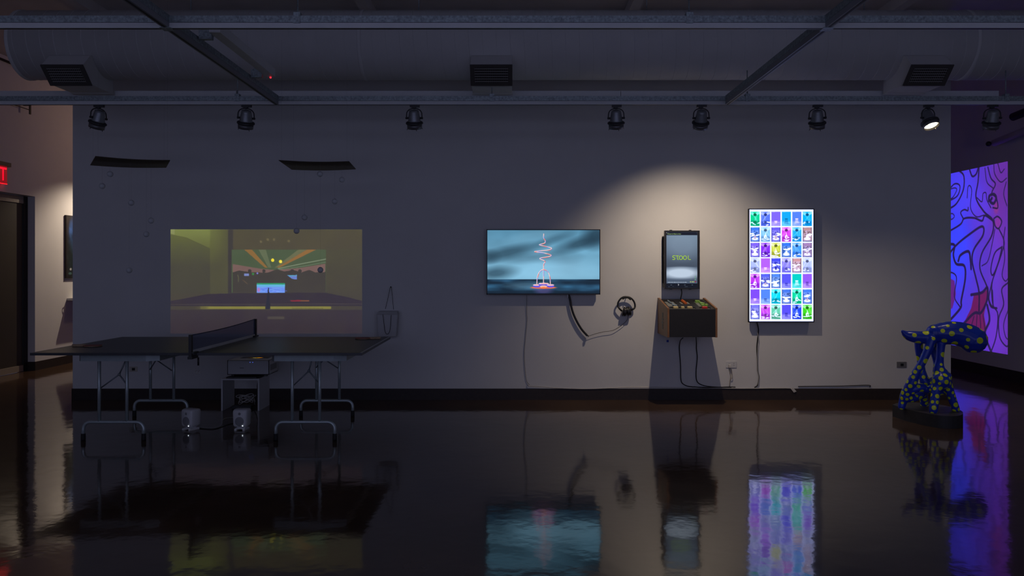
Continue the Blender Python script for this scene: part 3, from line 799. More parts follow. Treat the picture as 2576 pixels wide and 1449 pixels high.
spk = None
def speaker(cx, cy, yaw, label):
    t = thing('desktop_speaker', (cx, cy, 0), label, 'speaker', 'white speakers on the floor')
    M = Matrix.Translation((cx, cy, 0)) @ Matrix.Rotation(yaw, 4, 'Z')
    w, d, z0, z1 = .068, .06, .028, .190
    def ring(s, y):   # rounded rectangle outline in XZ
        pts = []; b = .022*s
        for (qx, qz, a0) in ((w*s-b, z1-(1-s)*.08-b, 0), (-w*s+b, z1-(1-s)*.08-b, 90), (-w*s*.93+b, z0+(1-s)*.08+b, 180), (w*s*.93-b, z0+(1-s)*.08+b, 270)):
            for k in range(5):
                a = R(a0+22.5*k); pts.append((qx+b*math.cos(a), y, qz+b*math.sin(a)))
        return pts
    rings = [ring(.82, -d), ring(.95, -d+.010), ring(1.0, -d+.03), ring(1.0, .02), ring(.93, .05), ring(.8, .06)]
    m = MB(); n = 20
    m.add(sum(rings, []), [tuple(range(n))[::-1]] + [(i*n+k, i*n+(k+1) % n, (i+1)*n+(k+1) % n, (i+1)*n+k) for i in range(5) for k in range(n)][:] + [tuple(range(5*n, 6*n))], True)
    m.xf(M).build('cabinet', WHITEP, t)
    dk = mat('speaker_grille', (.24, .24, .25), .6)
    Rx = Matrix.Rotation(R(90), 4, 'X')
    MB().lathe([(.0001, .002), (.030, .0015), (.041, -.001), (.043, -.003)], M @ Matrix.Translation((0, -d-.001, .082)) @ Rx, 24).build('woofer', dk, t)
    MB().lathe([(.0001, .001), (.007, .003), (.012, .0), (.013, -.003)], M @ Matrix.Translation((0, -d-.001, .150)) @ Rx, 18).build('tweeter', dk, t)
    MB().ball(M @ Vector((.030, -d-.001, .042)), .0035, n=8).build('power_light', LEDW, t)
    f = MB().box(-.045, .045, -.045, .04, .012, .018); f.box(-.04, .04, -.02, .02, .018, .030)
    for sx in (-.038, .038): f.box(sx-.010, sx+.010, -.06, .05, 0, .014)
    f.xf(M).build('stand', WHITEP, t)
    return t
def fl(x, y): D = FPX*EYE/(y-HY); return px_at(x, y, D)
a = fl(481, 1080); b_ = fl(609, 1080)
speaker(a.x, a.y, R(-24), 'white speaker standing alone on the floor under the table middle')
speaker(b_.x, b_.y, R(-4), 'white speaker on the floor in front of the low bench')
def floor_cable(name, pts, r, m, label):
    P = [fl(x, y) for x, y in pts]; P = [Vector((p.x, p.y, r)) for p in P]
    MB().tube([Vector(q) for q in spline(P, 6)], r, 6).build(name, m, None, label, 'cable')
floor_cable('speaker_cable', [(500, 1076), (530, 1077), (556, 1072), (563, 1055), (592, 1050)], .0035, mat('grey_cord', (.3, .3, .3), .5), 'grey cable lying on the floor between the two speakers')
floor_cable('power_cable', [(502, 1079), (540, 1080), (575, 1068), (600, 1064)], .003, CORDB, 'thin black cable lying on the floor behind the speakers')
# cable tangle under the bench
rng = random.Random(11); pts = []
for k in range(26):
    a_ = k*1.25; pts.append((-2.77+.085*math.cos(a_)+rng.uniform(-.02, .02), 8.22+.07*math.sin(a_*1.3), .02+.10*abs(math.sin(a_*.55))+rng.uniform(0, .03)))
MB().tube([Vector(q) for q in spline(pts, 6)], .0035, 6).build('cable_bundle', CORDW, None, 'tangled white cable heaped under the low bench', 'cable')
pts = [(-2.66, 8.26, .31), (-2.67, 8.25, .22), (-2.665, 8.24, .12), (-2.70, 8.22, .03), (-2.80, 8.18, .012), (-2.86, 8.2, .02), (-2.78, 8.27, .05), (-2.70, 8.2, .02)]
MB().tube([Vector(q) for q in spline(pts, 6)], .004, 6).build('cable_bundle', CORDB, None, 'black cable hanging from the bench top to the floor below', 'cable')
MB().box(-2.90, -2.70, 8.14, 8.20, 0.0, .035).build('power_strip', BLACK, None, 'black power strip on the floor under the low bench', 'power strip', bevel=.004)

# ================================================================== WALL BOX WITH CORD
wb = thing('wall_holder', (px_at(976, 800, WALL_Y).x, WALL_Y-.08, px_at(0, 848, WALL_Y-.1).z), 'small pale wall box with a black cord looped from a nail', 'holder')
HW = mat('frosted_plastic', (.46, .46, .47), .35)
xa, xb = px_at(948, 800, WALL_Y-.14).x, px_at(1000, 800, WALL_Y-.14).x
zt, zb = px_at(0, 791, WALL_Y-.14).z, px_at(0, 847, WALL_Y-.14).z
MB().prism([(xa+.012, zb), (xb-.018, zb), (xb, zt), (xa, zt)], WALL_Y-.13, WALL_Y-.002, 'y').build('holder_box', HW, wb, bevel=.004)
MB().hexa([(xa+.0, WALL_Y-.14, zt), (xb+.0, WALL_Y-.14, zt), (xb+.0, WALL_Y-.001, zt), (xa, WALL_Y-.001, zt)],
          [(xa+.01, WALL_Y-.12, zt+.028), (xb-.01, WALL_Y-.12, zt+.028), (xb-.01, WALL_Y-.001, zt+.034), (xa+.01, WALL_Y-.001, zt+.034)]).build('lid', HW, wb)
nail = px_at(983.5, 722, WALL_Y-.02)
MB().tube([(nail.x, WALL_Y, nail.z), (nail.x, WALL_Y-.03, nail.z)], .004, 8).ball((nail.x, WALL_Y-.03, nail.z), .007, n=8).build('nail', BLACK, wb)
cr = MB()
cr.tube([Vector(p) for p in spline([px_at(969.5, 777, WALL_Y-.06), px_at(975, 754, WALL_Y-.05), px_at(981, 726, WALL_Y-.03), nail+Vector((0, 0, .004)), px_at(986, 735, WALL_Y-.03), px_at(990, 779, WALL_Y-.06)], 5)], .0025, 5)
cr.tube([Vector(p) for p in spline([px_at(963, 791, WALL_Y-.145), px_at(966, 815, WALL_Y-.145), px_at(969, 835, WALL_Y-.145), px_at(974, 840.5, WALL_Y-.147), px_at(979, 836, WALL_Y-.145), px_at(982, 822, WALL_Y-.145), px_at(984, 793, WALL_Y-.145)], 5)], .0025, 5)
cr.build('cord', CORDB, wb)

# ================================================================== OUTLETS
def outlet(x, y, w, h, m, label, dark, two=False):
    c = px_at(x, y, WALL_Y); w /= 227.; h /= 227.
    t = thing('wall_outlet', (c.x, WALL_Y, c.z-h/2), label, 'outlet', 'outlets on the back wall')
    MB().box(c.x-w/2, c.x+w/2, WALL_Y-.006, WALL_Y, c.z-h/2, c.z+h/2).build('cover_plate', m, t, bevel=.003)
    k = MB()
    if two:
        for sx in (-.026, .026):
            for dz in (-.010, .012): k.box(c.x+sx-.004, c.x+sx-.002, WALL_Y-.0075, WALL_Y-.005, c.z+dz-.004, c.z+dz+.004).box(c.x+sx+.004, c.x+sx+.006, WALL_Y-.0075, WALL_Y-.005, c.z+dz-.004, c.z+dz+.004)
    else: k.box(c.x-.014, c.x+.018, WALL_Y-.010, WALL_Y-.005, c.z-.014, c.z+.014)
    k.build('socket', dark, t)
    return c
outlet(336, 928.5, 20, 13, IVORY, 'ivory outlet plate low on the wall behind the left table legs', BLACK)
outlet(2268, 917.5, 25, 15, mat('dull_metal_plate', (.28, .27, .26), .4, .5), 'grey metal outlet plate on the wall left of the sculpture', BLACK)
oc = outlet(1839.5, 917, 27, 17, WHITEP, 'white double outlet with a plug, below the portrait screen side', BLACK, True)

# ================================================================== TELEVISIONS
def tv(name, x0, x1, y0, y1, front, label, ras, strength, bez=.009, cat='television', tint=(1, 1, 1)):
    a = px_at(x0, y1, front); b = px_at(x1, y0, front)
    t = thing(name, ((a.x+b.x)/2, front+.03, a.z), label, cat)
    fb = MB()
    fb.box(a.x, b.x, front, front+.035, a.z, b.z)
    fb.build('casing', BLACK, t, bevel=.003)
    MB().box(a.x+.16, b.x-.16, front+.035, front+.055, a.z+.12, b.z-.12).box((a.x+b.x)/2-.15, (a.x+b.x)/2+.15, front+.05, WALL_Y, (a.z+b.z)/2-.15, (a.z+b.z)/2+.15).build('wall_mount', BLACK, t)
    bz = MB(); f0 = front-.004
    bz.box(a.x, b.x, f0, front+.002, a.z, a.z+bez*1.3).box(a.x, b.x, f0, front+.002, b.z-bez, b.z).box(a.x, a.x+bez, f0, front+.002, a.z, b.z).box(b.x-bez, b.x, f0, front+.002, a.z, b.z)
    bz.build('bezel', BLACK, t)
    screen_part(t, a.x+bez, b.x-bez, a.z+bez*1.3, b.z-bez, front-.001, ras, strength, tint=tint)
    return t, a, b
def tv1():
    r = Ras(420, 238, 118, 1350, 128, 825); X, Y = r.x, r.y
    g = (Y-128)/697
    top = np.array([82, 134, 162]); mid = np.array([124, 178, 206]); 
    w = np.clip(g/.7, 0, 1)[..., None]; r.c = top*(1-w)+mid*w
    n = r.noise(4, .006, 3, .5)
    r.c *= (0.92+.24*n)[..., None]
    for cx, cy, rx, ry, ang, a in ((330, 380, 330, 60, -.22, .75), (560, 440, 200, 45, -.1, .45), (220, 600, 190, 60, -.1, .8), (1150, 270, 260, 60, -.3, .85), (1310, 190, 130, 110, -.5, .9), (870, 430, 220, 60, 0, .35), (130, 420, 100, 60, 0, .6), (850, 230, 180, 40, -.3, .4)):
        r.ell(cx, cy, rx, ry, (30, 56, 72), a*.85, 1.2, ang)
    r.ell(600, 200, 260, 60, (125, 180, 210), .35, .95, -.2); r.ell(800, 560, 400, 130, (150, 205, 235), .4, .95)
    sea = np.clip((Y-668)/2+.5, 0, 1)
    n2 = r.noise(9, .012, 3, .25)
    sc = np.array([18, 40, 58])*(0.55+.9*n2[..., None])+np.array([40, 75, 95])*np.clip((n2-.5)*2.2, 0, 1)[..., None]
    r.c = r.c*(1-sea[..., None])+sc*sea[..., None]
    r.ell(560, 740, 220, 40, (90, 130, 155), .55, .95); r.rect(118, 1350, 668, 671, (90, 120, 135), .6, 4)
    sp_ = [(738, 170), (738, 215), (755, 245), (748, 270), (690, 290), (740, 303), (822, 325), (800, 345), (700, 356), (638, 366), (740, 380), (818, 402), (800, 418), (695, 440), (745, 465), (752, 482), (738, 502), (736, 560), (736, 712)]
    arch = [(663, 722), (668, 650), (690, 592), (736, 560), (785, 590), (806, 650), (812, 722)]
    for L_ in (sp_, arch):
        r.line(L_, 9, (225, 110, 110), .85, 6, soft=5)
        L2 = [(x-2, y-2) for x, y in L_]; r.line(L2, 5.5, (255, 245, 245), .95, 6, soft=4)
        L3 = spline([(x+2, y+3) for x, y in L_], 6)
        for k in range(3, len(L3)-4, 9): r.line(L3[k:k+4], 5, (90, 110, 240), .8, soft=4)
        for k in range(7, len(L3)-4, 11): r.line(L3[k:k+4], 6, (235, 70, 60), .8, soft=4)
    r.ell(735, 790, 90, 40, (110, 90, 160), .5, .9)
    r.ell(735, 760, 142, 13, (235, 110, 70), .95, .25)
    for cx, cy, rx in ((663, 738, 44), (738, 722, 58), (812, 738, 40)):
        r.ell(cx, cy+8, rx, 13, (90, 80, 230), .95); r.ell(cx, cy-6, rx, 9, (250, 215, 230), .98); r.ell(cx+5, cy-4, rx*.7, 5, (235, 120, 100), .5, .5)
    r.ell(735, 748, 40, 13, (240, 190, 180), .9); r.ell(737, 762, 26, 9, (255, 120, 40), .9)
    return r
tvA, a1, b1 = tv('wall_television', 1224, 1510, 577, 741, WALL_Y-.088, 'wide wall television showing a spiral sculpture over a blue sea', tv1(), 1.0)

def tv2():
    r = Ras(252, 450, 112, 795, 118, 1322)
    r.c[:] = (222, 226, 255)
    cols = [[('B', 0, 190, 110), ('B', 80, 105, 210), ('A', 115, 90, 205), ('A', 15, 150, 195), ('A', 75, 115, 215), ('B', 0, 160, 215)],
            [('C', 50, 105, 190), ('B', 120, 180, 205), ('C', 95, 80, 205), ('B', 200, 50, 190), ('B', 30, 160, 215), ('C', 175, 125, 110)],
            [('C', 115, 85, 205), ('B', 125, 40, 200), ('B', 190, 195, 45), ('C', 45, 105, 190), ('B', 60, 140, 225), ('C', 150, 115, 140)],
            [('B', 160, 170, 205), ('A', 165, 85, 215), ('C', 60, 65, 215), ('B', 130, 120, 225), ('C', 190, 135, 120), ('B', 165, 175, 210)],
            [('B', 175, 45, 215), ('C', 75, 85, 195), ('C', 70, 120, 185), ('A', 80, 75, 220), ('A', 0, 185, 150), ('A', 135, 80, 205)],
            [('A', 115, 65, 210), ('A', 75, 120, 205), ('B', 0, 195, 195), ('C', 60, 105, 180), ('B', 0, 195, 120), ('C', 60, 110, 205)],
            [('C', 110, 105, 205), ('B', 185, 60, 205), ('B', 90, 185, 130), ('A', 80, 70, 210), ('B', 30, 65, 215), ('B', 60, 195, 20)]]
    rng = random.Random(21)
    for i in range(7):
        for j in range(6):
            k, cr_, cg, cb = cols[i][j]; x0 = 123+j*111.6; y0 = 142+i*167; x1 = x0+98; y1 = y0+155; c = np.array([cr_, cg, cb], float)
            dk = tuple(c*.55); lt = tuple(np.minimum(255, c*.4+150)); wh = (238, 240, 250)
            def in_(fn):
                before = r.c.copy(); fn(); m = ((r.x < x0) | (r.x > x1) | (r.y < y0) | (r.y > y1))[..., None]; r.c = np.where(m, before, r.c)
            def draw():
                r.rect(x0, x1, y0, y1, tuple(c)); cx = (x0+x1)/2
                if k == 'A':
                    r.rect(x0, x1, y0+105, y1, lt, .55, 25)
                    s = rng.choice([0.6, 1.0, 1.5]); ty = y1-35-30*s; ob = rng.choice([wh, dk, (240, 210, 230)])
                    r.rect(cx-16, cx+16, ty-3, ty+4, ob)
                    for dx in (-1, -.35, .35, 1): r.line([(cx+dx*9, ty), (cx+dx*15*max(.7, s*.8), y1-28)], 4, ob, .9)
                    if s > .9: r.line([(cx-11, ty+22*s), (cx+11, ty+22*s)], 3, ob, .8)
                    r.ell(cx+18, y1-24, 28, 5, dk, .4, .8)
                elif k == 'B':
                    r.rect(x0, x1, y0+95, y1, dk, .5, 20)
                    for q in range(4): r.line([(x0+rng.uniform(0, 98), y0+10), (x0+rng.uniform(0, 98), y0+100)], 8, lt, .35, soft=8)
                    r.ell(x0+20, y0+22, 26, 14, lt, .7, .3, .4); r.ell(x1-20, y0+18, 28, 14, lt, .75, .3, -.4); r.ell(cx, y0+32, 17, 15, tuple(c*.4), .9, .3)
                    for q in range(5): r.ell(x0+rng.uniform(5, 93), y1-rng.uniform(8, 45), rng.uniform(9, 24), rng.uniform(3, 7), wh, .85, .3, rng.uniform(-.4, .4))
                    if rng.random() < .55:
                        r.ell(cx, y1-50, 16, 22, wh, .9, .3); r.ell(cx+4, y1-46, 7, 10, tuple(c), .8, .4); r.line([(cx, y1-90), (cx+4, y1-60)], 8, wh, .7, soft=5)
                    else: r.ell(cx, y1-42, 14, 16, dk, .9, .3)
                else:
                    r.rect(x0, x1, y0, y1, (205, 210, 235), .35, 3)
                    r.rect(x0+8, x1-8, y0+3, y0+34, tuple(c), .95, 5); r.rect(x0, x0+10, y0, y1, dk, .7, 5); r.rect(x1-10, x1, y0, y1, dk, .7, 5)
                    n = r.noise(i*9+j, .09, 2); m = (r.x > x0+8) & (r.x < x1-8) & (r.y > y0+36) & (r.y < y1-40)
                    r.put(m*np.clip((n-.42)*4, 0, 1)*.85, tuple(c*.6))
                    for q in range(3): r.ell(x0+rng.uniform(15, 85), y0+rng.uniform(60, 100), 24, 8, wh, .9, .3, rng.uniform(-.4, .4))
                    r.ell(cx, y1-32, 34, 17, (225, 222, 230), .9, .15); r.ell(cx, y1-48, rng.uniform(9, 16), rng.uniform(12, 26), rng.choice([wh, dk, (180, 150, 150)]), .9, .3)
                    r.rect(x0, x1, y1-10, y1, (30, 50, 90), .6, 5)
                r.rect(x0+8, x0+40, y0+3, y0+5, wh, .6); r.rect(x0+4, x0+34, y1-5, y1-3, wh, .6)
            in_(draw)
    return r
tvB, a2, b2 = tv('wall_television', 1883, 2048, 525, 811, WALL_Y-.088, 'upright wall television showing a grid of small coloured pictures', tv2(), 1.35, tint=(1, 1.05, 1.5))

# kiosk monitor
def kiosk_picture():
    r = Ras(160, 280, 345, 697, 105, 742)
    X, Y = r.x, r.y; g = np.clip((Y-140)/400, 0, 1)[..., None]
    r.c = np.array([118, 138, 158])*(1-g)+np.array([62, 72, 88])*g
    r.ell(525, 250, 190, 150, (140, 160, 182), .45, .95)
    r.rect(345, 697, 505, 700, (95, 110, 130), .9, 12); r.ell(510, 575, 200, 62, (200, 216, 235), .95, .7); r.rect(345, 697, 640, 694, (60, 72, 92), .45, 25)
    r.rect(345, 697, 105, 142, (16, 20, 34)); r.rect(345, 697, 693, 742, (14, 18, 28))
    # word
    C = (170, 215, 40); w = 6.5
    def ln(p, seg=0): r.line(p, w, C, 1, seg, soft=2.0)
    ln([(442, 377), (424, 377), (417, 382), (417, 391), (424, 397), (436, 399), (442, 405), (442, 414), (436, 420), (416, 420)])
    ln([(452, 378), (484, 378)]); ln([(470, 378), (470, 410), (474, 418), (482, 420)])
    for cx in (510, 556):
        ln([(cx+19.5*math.cos(a*math.pi/12), 399+21.5*math.sin(a*math.pi/12)) for a in range(25)])
    ln([(594, 376), (594, 410), (598, 418), (606, 420), (620, 420)])
    # small marks
    r.ell(348, 114, 3, 3, (220, 220, 220)); r.rect(358, 378, 113, 115, (150, 160, 160), .7); r.rect(682, 694, 112, 114, (120, 130, 140), .6)
    for x0, wd in ((400, 18), (555, 18), (640, 16)): r.rect(x0-9, x0-9+wd, 708, 712, (150, 170, 190), .7)
    r.line([(478, 700), (487, 707), (480, 716)], 4, (220, 225, 235)); r.rect(368, 382, 729, 732, (150, 160, 170), .6); r.rect(412, 432, 727, 729, (150, 160, 170), .5); r.rect(552, 588, 728, 731, (150, 160, 170), .6)
    q_x = 361
    for wd in (34, 22, 30, 14, 19, 22, 18, 28):      # line of print too small to read
        r.rect(q_x, q_x+wd, 677, 682, (205, 215, 230), .85, 3); q_x += wd+4
    for x in (620, 640, 656): r.rect(x-6, x+5, 669, 680, (190, 205, 110), .95)
    r.rect(668, 682, 666, 680, (150, 40, 70), .95)
    for y in (612, 628, 644, 654): r.rect(666, 682, y-4, y+3, (110, 165, 130), .8)
    for y in (612, 626, 640, 655): r.rect(616, 634, y-2, y, (140, 165, 160), .5)
    return r
mf = WALL_Y-.115
ka = px_at(1672, 727, mf); kb = px_at(1760, 580, mf)
kt = thing('kiosk_monitor', ((ka.x+kb.x)/2, mf+.05, ka.z), 'small upright black monitor showing the word STOOL in green', 'monitor')
MB().box(ka.x, kb.x, mf, mf+.045, ka.z, kb.z).build('casing', BLACK, kt, bevel=.004)
MB().box(ka.x-.004, kb.x-.10, mf+.045, WALL_Y, ka.z+.06, kb.z-.06).box(ka.x-.004, ka.x+.02, mf+.03, WALL_Y, ka.z+.02, kb.z-.07).build('wall_bracket', LAMPD, kt)
for fx in (.19, .74): MB().box(ka.x+(kb.x-ka.x)*fx-.012, ka.x+(kb.x-ka.x)*fx+.012, mf+.01, mf+.04, kb.z, kb.z+.008).box(ka.x+(kb.x-ka.x)*fx-.012, ka.x+(kb.x-ka.x)*fx+.012, mf+.01, mf+.04, ka.z-.007, ka.z).build_each('clip', BLACK, kt)
sx0, sz1 = px_at(1676.3, 583.5, mf).x, px_at(0, 583.5, mf).z; sx1, sz0 = px_at(1754.2, 723.8, mf).x, px_at(0, 723.8, mf).z
fr = MB(); fr.box(ka.x, sx0, mf-.006, mf, ka.z, kb.z).box(sx1, kb.x, mf-.006, mf, ka.z, kb.z).box(sx0, sx1, mf-.006, mf, ka.z, sz0).box(sx0, sx1, mf-.006, mf, sz1, kb.z)
fr.build('bezel', BLACK, kt)
sk = screen_part(kt, sx0, sx1, sz0, sz1, mf-.001, kiosk_picture(), .95)
TXT = mat('green_screen_text', (.2, .3, .1), .5, emit=srgb(150, 190, 120), estr=1); TXW = mat('white_screen_text', (.3, .3, .3), .5, emit=srgb(190, 200, 215), estr=1)
RF = Matrix.Rotation(R(90), 3, 'X')
kp = lambda zx, zy: (px_at(1600+zx/4.527, 0, mf).x, mf-.0015, px_at(0, 560+zy/4.527, mf).z)
text_part('screen_text', 'Choose An Object to Start', .0135, kp(434, 129), RF, TXT, sk)

# ================================================================== CONSOLE
QX0, QX1, QF, QB = 1.613, 2.133, 8.17, WALL_Y
ZB, ZF, ZT = .739, 1.044, 1.131
cs = thing('control_console', ((QX0+QX1)/2, QF+.27, ZB), 'slope-topped wall console with wood sides and coloured control blocks', 'console')
for xa_, xb_ in ((QX0, QX0+.020), (QX1-.020, QX1)):
    MB().prism([(QF, ZB), (QB, ZB), (QB, ZT), (QB-.03, ZT), (QF, ZF)], xa_, xb_, 'x').build('side_panel', WOOD, cs, bevel=.0015)
BLK = mat('black_laminate', (.016, .015, .016), .55, noise=.1, nscale=40)
GRY = mat('grey_recess', (.22, .23, .22), .5)
ix0, ix1 = QX0+.020, QX1-.020; fy = QF+.004; tz0, tz1 = ZF-.012, ZT-.014
def slope(u, v, d=0.0):
    y = fy+(QB-.03-fy)*v; z = tz0+(tz1-tz0)*v
    nrm = Vector((0, -(tz1-tz0), (QB-.03-fy))).normalized()
    return Vector((ix0+(ix1-ix0)*u, y, z))+nrm*d
def plate(mb, u0, u1, v0, v1, d0, d1):
    q = ((u0, v0), (u1, v0), (u1, v1), (u0, v1)); mb.hexa([slope(u, v, d0) for u, v in q], [slope(u, v, d1) for u, v in q])
cb_ = MB().prism([(fy, ZB+.003), (QB, ZB+.003), (QB, tz1-.020), (QB-.03, tz1-.020), (fy, tz0-.020)], ix0, ix1, 'x')
cb_.box(ix0, ix1, fy-.002, fy+.002, ZB+.003, tz0-.001)
cb_.build('cabinet', BLK, cs)
RECS = [(.045, .275, .27, .85), (.375, .60, .50, .83), (.715, .935, .27, .85), (.05, .60, .06, .19), (.69, .925, .06, .19)]
us = sorted({0, 1, *[r[0] for r in RECS], *[r[1] for r in RECS]}); vs_ = sorted({0, 1, *[r[2] for r in RECS], *[r[3] for r in RECS]})
tp = MB()
for u0, u1 in zip(us[:-1], us[1:]):
    for v0, v1 in zip(vs_[:-1], vs_[1:]):
        uc, vc = (u0+u1)/2, (v0+v1)/2
        if not any(r[0] < uc < r[1] and r[2] < vc < r[3] for r in RECS): plate(tp, u0, u1, v0, v1, -.014, 0)
tp.build('top_panel', BLK, cs)
for r_ in RECS:
    g = MB(); plate(g, r_[0], r_[1], r_[2], r_[3], -.018, -.012); g.build('recess_tray', GRY, cs)
GREEN = mat('green_block', (.22, .42, .08), .5); CREAM = mat('cream_block', (.62, .50, .24), .5); REDB = mat('red_block', (.62, .03, .03), .45); ORG = mat('orange_block', (.62, .14, .03), .45); BLUEG = mat('blue_grey_block', (.22, .29, .36), .4)
def blk(u, v, wu, wv, h, m, name='control_block'):
    b = MB(); plate(b, u-wu/2, u+wu/2, v-wv/2, v+wv/2, -.012, h); b.build(name, m, cs, bevel=.002)
for u, v, w_, h_ in ((.80, .76, .10, .012), (.835, .66, .04, .008), (.85, .52, .095, .012), (.82, .36, .06, .012), (.905, .39, .055, .012)): blk(u, v, w_, .075, h_, GREEN)
for u, w_ in ((.165, .10), (.32, .065), (.475, .105)): blk(u, .125, w_, .08, .014, CREAM)
blk(.80, .125, .105, .08, .014, REDB)
b = MB(); b.tube([slope(.468, .80, .004), slope(.487, .55, .004)], .012, 10)
for k in range(5): 
    p = slope(.468+.019*k/4, .80-.25*k/4, .004); d_ = (slope(.487, .55)-slope(.468, .80)).normalized(); b.tube([p-d_*.006, p+d_*.006], .015, 10)
b.build('control_block', ORG, cs)
b = MB()
for u, v in ((.15, .82), (.155, .74), (.165, .66), (.195, .58), (.185, .47), (.17, .42), (.20, .37), (.235, .36)): b.ball(slope(u, v, 0), .0105, .012, .010, n=10)
b.tube([slope(.15, .82), slope(.165, .66), slope(.195, .58), slope(.185, .47), slope(.20, .36), slope(.235, .36)], .005, 6)
b.build('control_block', BLUEG, cs)
mk = MB(); hy, hz = 8.43, .895     # cut-out emblem on the left panel
for dz in (-.062, .062): mk.box(QX0-.002, QX0, hy-.032, hy+.032, hz+dz-.026, hz+dz+.026)
for dz in (-.018, .018):
    mk.prism([(hy+.055*math.cos(a*math.pi/6), hz+dz+.016*math.sin(a*math.pi/6)) for a in range(12)], QX0-.002, QX0, 'x')
mk.build_each('panel_emblem', BLACK, cs)
MB().tube([Vector(p) for p in spline([px_at(1714, 727, mf+.02), px_at(1715, 738, mf+.03), px_at(1712, 752, 8.66)], 5)], .006, 6).build('monitor_cable', CORDB, None, 'short black cable between the small monitor and the console', 'cable')

# ================================================================== CABLES ON THE WALL
WY = WALL_Y-.008; WB = WALL_Y-.014
cable('tv_cable', [(1325, 742, WALL_Y-.03), (1325, 755, WALL_Y-.018), (1325, 775, WALL_Y-.010), (1325, 790), (1326, 805), (1322, 850), (1319, 890), (1321, 930), (1325, 958), (1332, 968)], WY, .0035, mat('grey_cord', (.3, .3, .3), .5), 'thin grey cable dropping from the wide television to the baseboard')
cable('long_white_cable', [(1328, 966), (1332, 971), (1365, 973), (1400, 976), (1470, 978), (1540, 976), (1575, 974), (1640, 974), (1700, 975), (1800, 976), (1850, 977), (1900, 977), (1960, 976), (1990, 977)], WB, .005, CORDW, 'long white cable running along the top of the baseboard')
MB().hexa([px_at(*q, WB-.008) for q in ((1989, 978), (1995, 975), (2004, 985), (1997, 988))], [px_at(*q, WB+.002) for q in ((1989, 978), (1995, 975), (2004, 985), (1997, 988))]).build('cable_connector', CORDW, None, 'white plug dangling from the long baseboard cable', 'plug', bevel=.003)
cable('console_cable', [(1718, 850, 8.50), (1712, 856, 8.62), (1710, 864, 8.68), (1709, 878, 8.708), (1712, 920), (1713, 955), (1720, 967), (1740, 973), (1790, 975), (1830, 976)], WY, .0055, CORDB, 'black cable dropping from the console bottom, nearer the headphones')
cable('console_cable', [(1751, 848, 8.50), (1751.5, 856, 8.62), (1752, 864, 8.68), (1752, 878, 8.708), (1754, 900), (1751, 935), (1753, 958), (1765, 968), (1790, 973), (1840, 975)], WY, .0055, CORDB, 'black cable dropping from the console bottom, nearer the double outlet')
cable('screen_cable', [(1904, 811, WALL_Y-.03), (1907, 822, WALL_Y-.018), (1908, 835, WALL_Y-.012), (1904, 870), (1905, 900), (1906, 930), (1909, 950), (1906, 968), (1898, 975)], WY, .006, CORDB, 'black cable dropping from the upright television to the baseboard')
cable('screen_cable', [(1900, 812, WALL_Y-.03), (1908, 850), (1907, 870), (1905, 905), (1907, 935), (1909, 955), (1907, 970)], WY-.008, .0025, CORDW, 'thin white cord twisted with the black cable under the upright television')
cable('baseboard_cable', [(2008, 972), (2060, 971.5), (2120, 971), (2184, 969), (2188, 974)], WY, .0045, CORDB, 'black cable lying on the baseboard nearest the sculpture')
cable('baseboard_cable', [(1745, 973), (1775, 975), (1830, 973.5), (1850, 974)], WY-.008, .0055, CORDB, 'short thick black cable lying on the baseboard below the console')
clp = MB()
cable('plug_cable', [(1836, 922, WALL_Y-.03), (1835, 932), (1838, 945), (1836, 960), (1835, 972)], WY-.004, .004, mat('tan_cord', (.40, .36, .31), .5), 'pale cord hanging from the white double outlet')
cable('plug_cable', [(1838, 925, WALL_Y-.03), (1841, 938), (1842, 950), (1838, 953)], WY-.010, .004, mat('tan_cord', (.40, .36, .31), .5), 'short pale cord loop below the white double outlet')
pp = px_at(1836, 921, WALL_Y-.02); MB().box(pp.x-.014, pp.x+.014, WALL_Y-.035, WALL_Y-.006, pp.z-.018, pp.z+.014).build('power_plug', CORDW, None, 'white plug pushed into the double outlet', 'plug', bevel=.004)
bp_ = px_at(1679.5, 858, WALL_Y); MB().box(bp_.x-.012, bp_.x+.012, WALL_Y-.002, WALL_Y, bp_.z-.013, bp_.z+.013).build('blue_tape_piece', mat('blue_tape', (.02, .06, .45), .6), None, 'small piece of blue tape on the wall below the console', 'tape')

# headphones on the wall, sleeve and cord
hc = px_at(1576, 773, WALL_Y-.05)
hp = thing('headphones', (hc.x, WALL_Y-.05, hc.z-.11), 'black over-ear headphones hanging on the wall beside the kiosk', 'headphones')
HP = lambda zx, zy, y=WALL_Y-.055: px_at(1530+zx/12.08, 730+zy/12.08, y)
MB().tube([Vector(p) for p in spline([HP(290, 480), HP(300, 380), HP(370, 270), HP(460, 212), HP(560, 200), HP(660, 225), HP(760, 310), HP(810, 420), HP(815, 520)], 6)], .0095, 8).build('headband', BLACK, hp)
MB().tube([Vector(p) for p in spline([HP(430, 268), HP(500, 225), HP(600, 222), HP(690, 285)], 6)], .0105, 8).build('headband_pad', RUBBER, hp)
MB().tube([HP(290, 480), HP(340, 560), HP(420, 640)], .010, 8).tube([HP(815, 520), HP(770, 575), HP(690, 610)], .010, 8).build('yoke', BLACK, hp)
for zx, zy, an in ((500, 650, 12), (620, 640, -14)):
    c = HP(zx, zy); M = Matrix.Translation(c) @ Matrix.Rotation(R(an), 4, 'Y') @ Matrix.Rotation(R(90), 4, 'Y') @ Matrix.Diagonal((1.35, 1, 1, 1))
    e = MB().lathe([(.022, -.023), (.036, -.019), (.038, -.008), (.032, -.003), (.038, .004), (.037, .017), (.026, .024)], M, 24).build('ear_cup', BLACK, hp)
    MB().lathe([(.0001, -.025), (.020, -.0245)], M, 18).build('cup_plate', LAMPM, e)
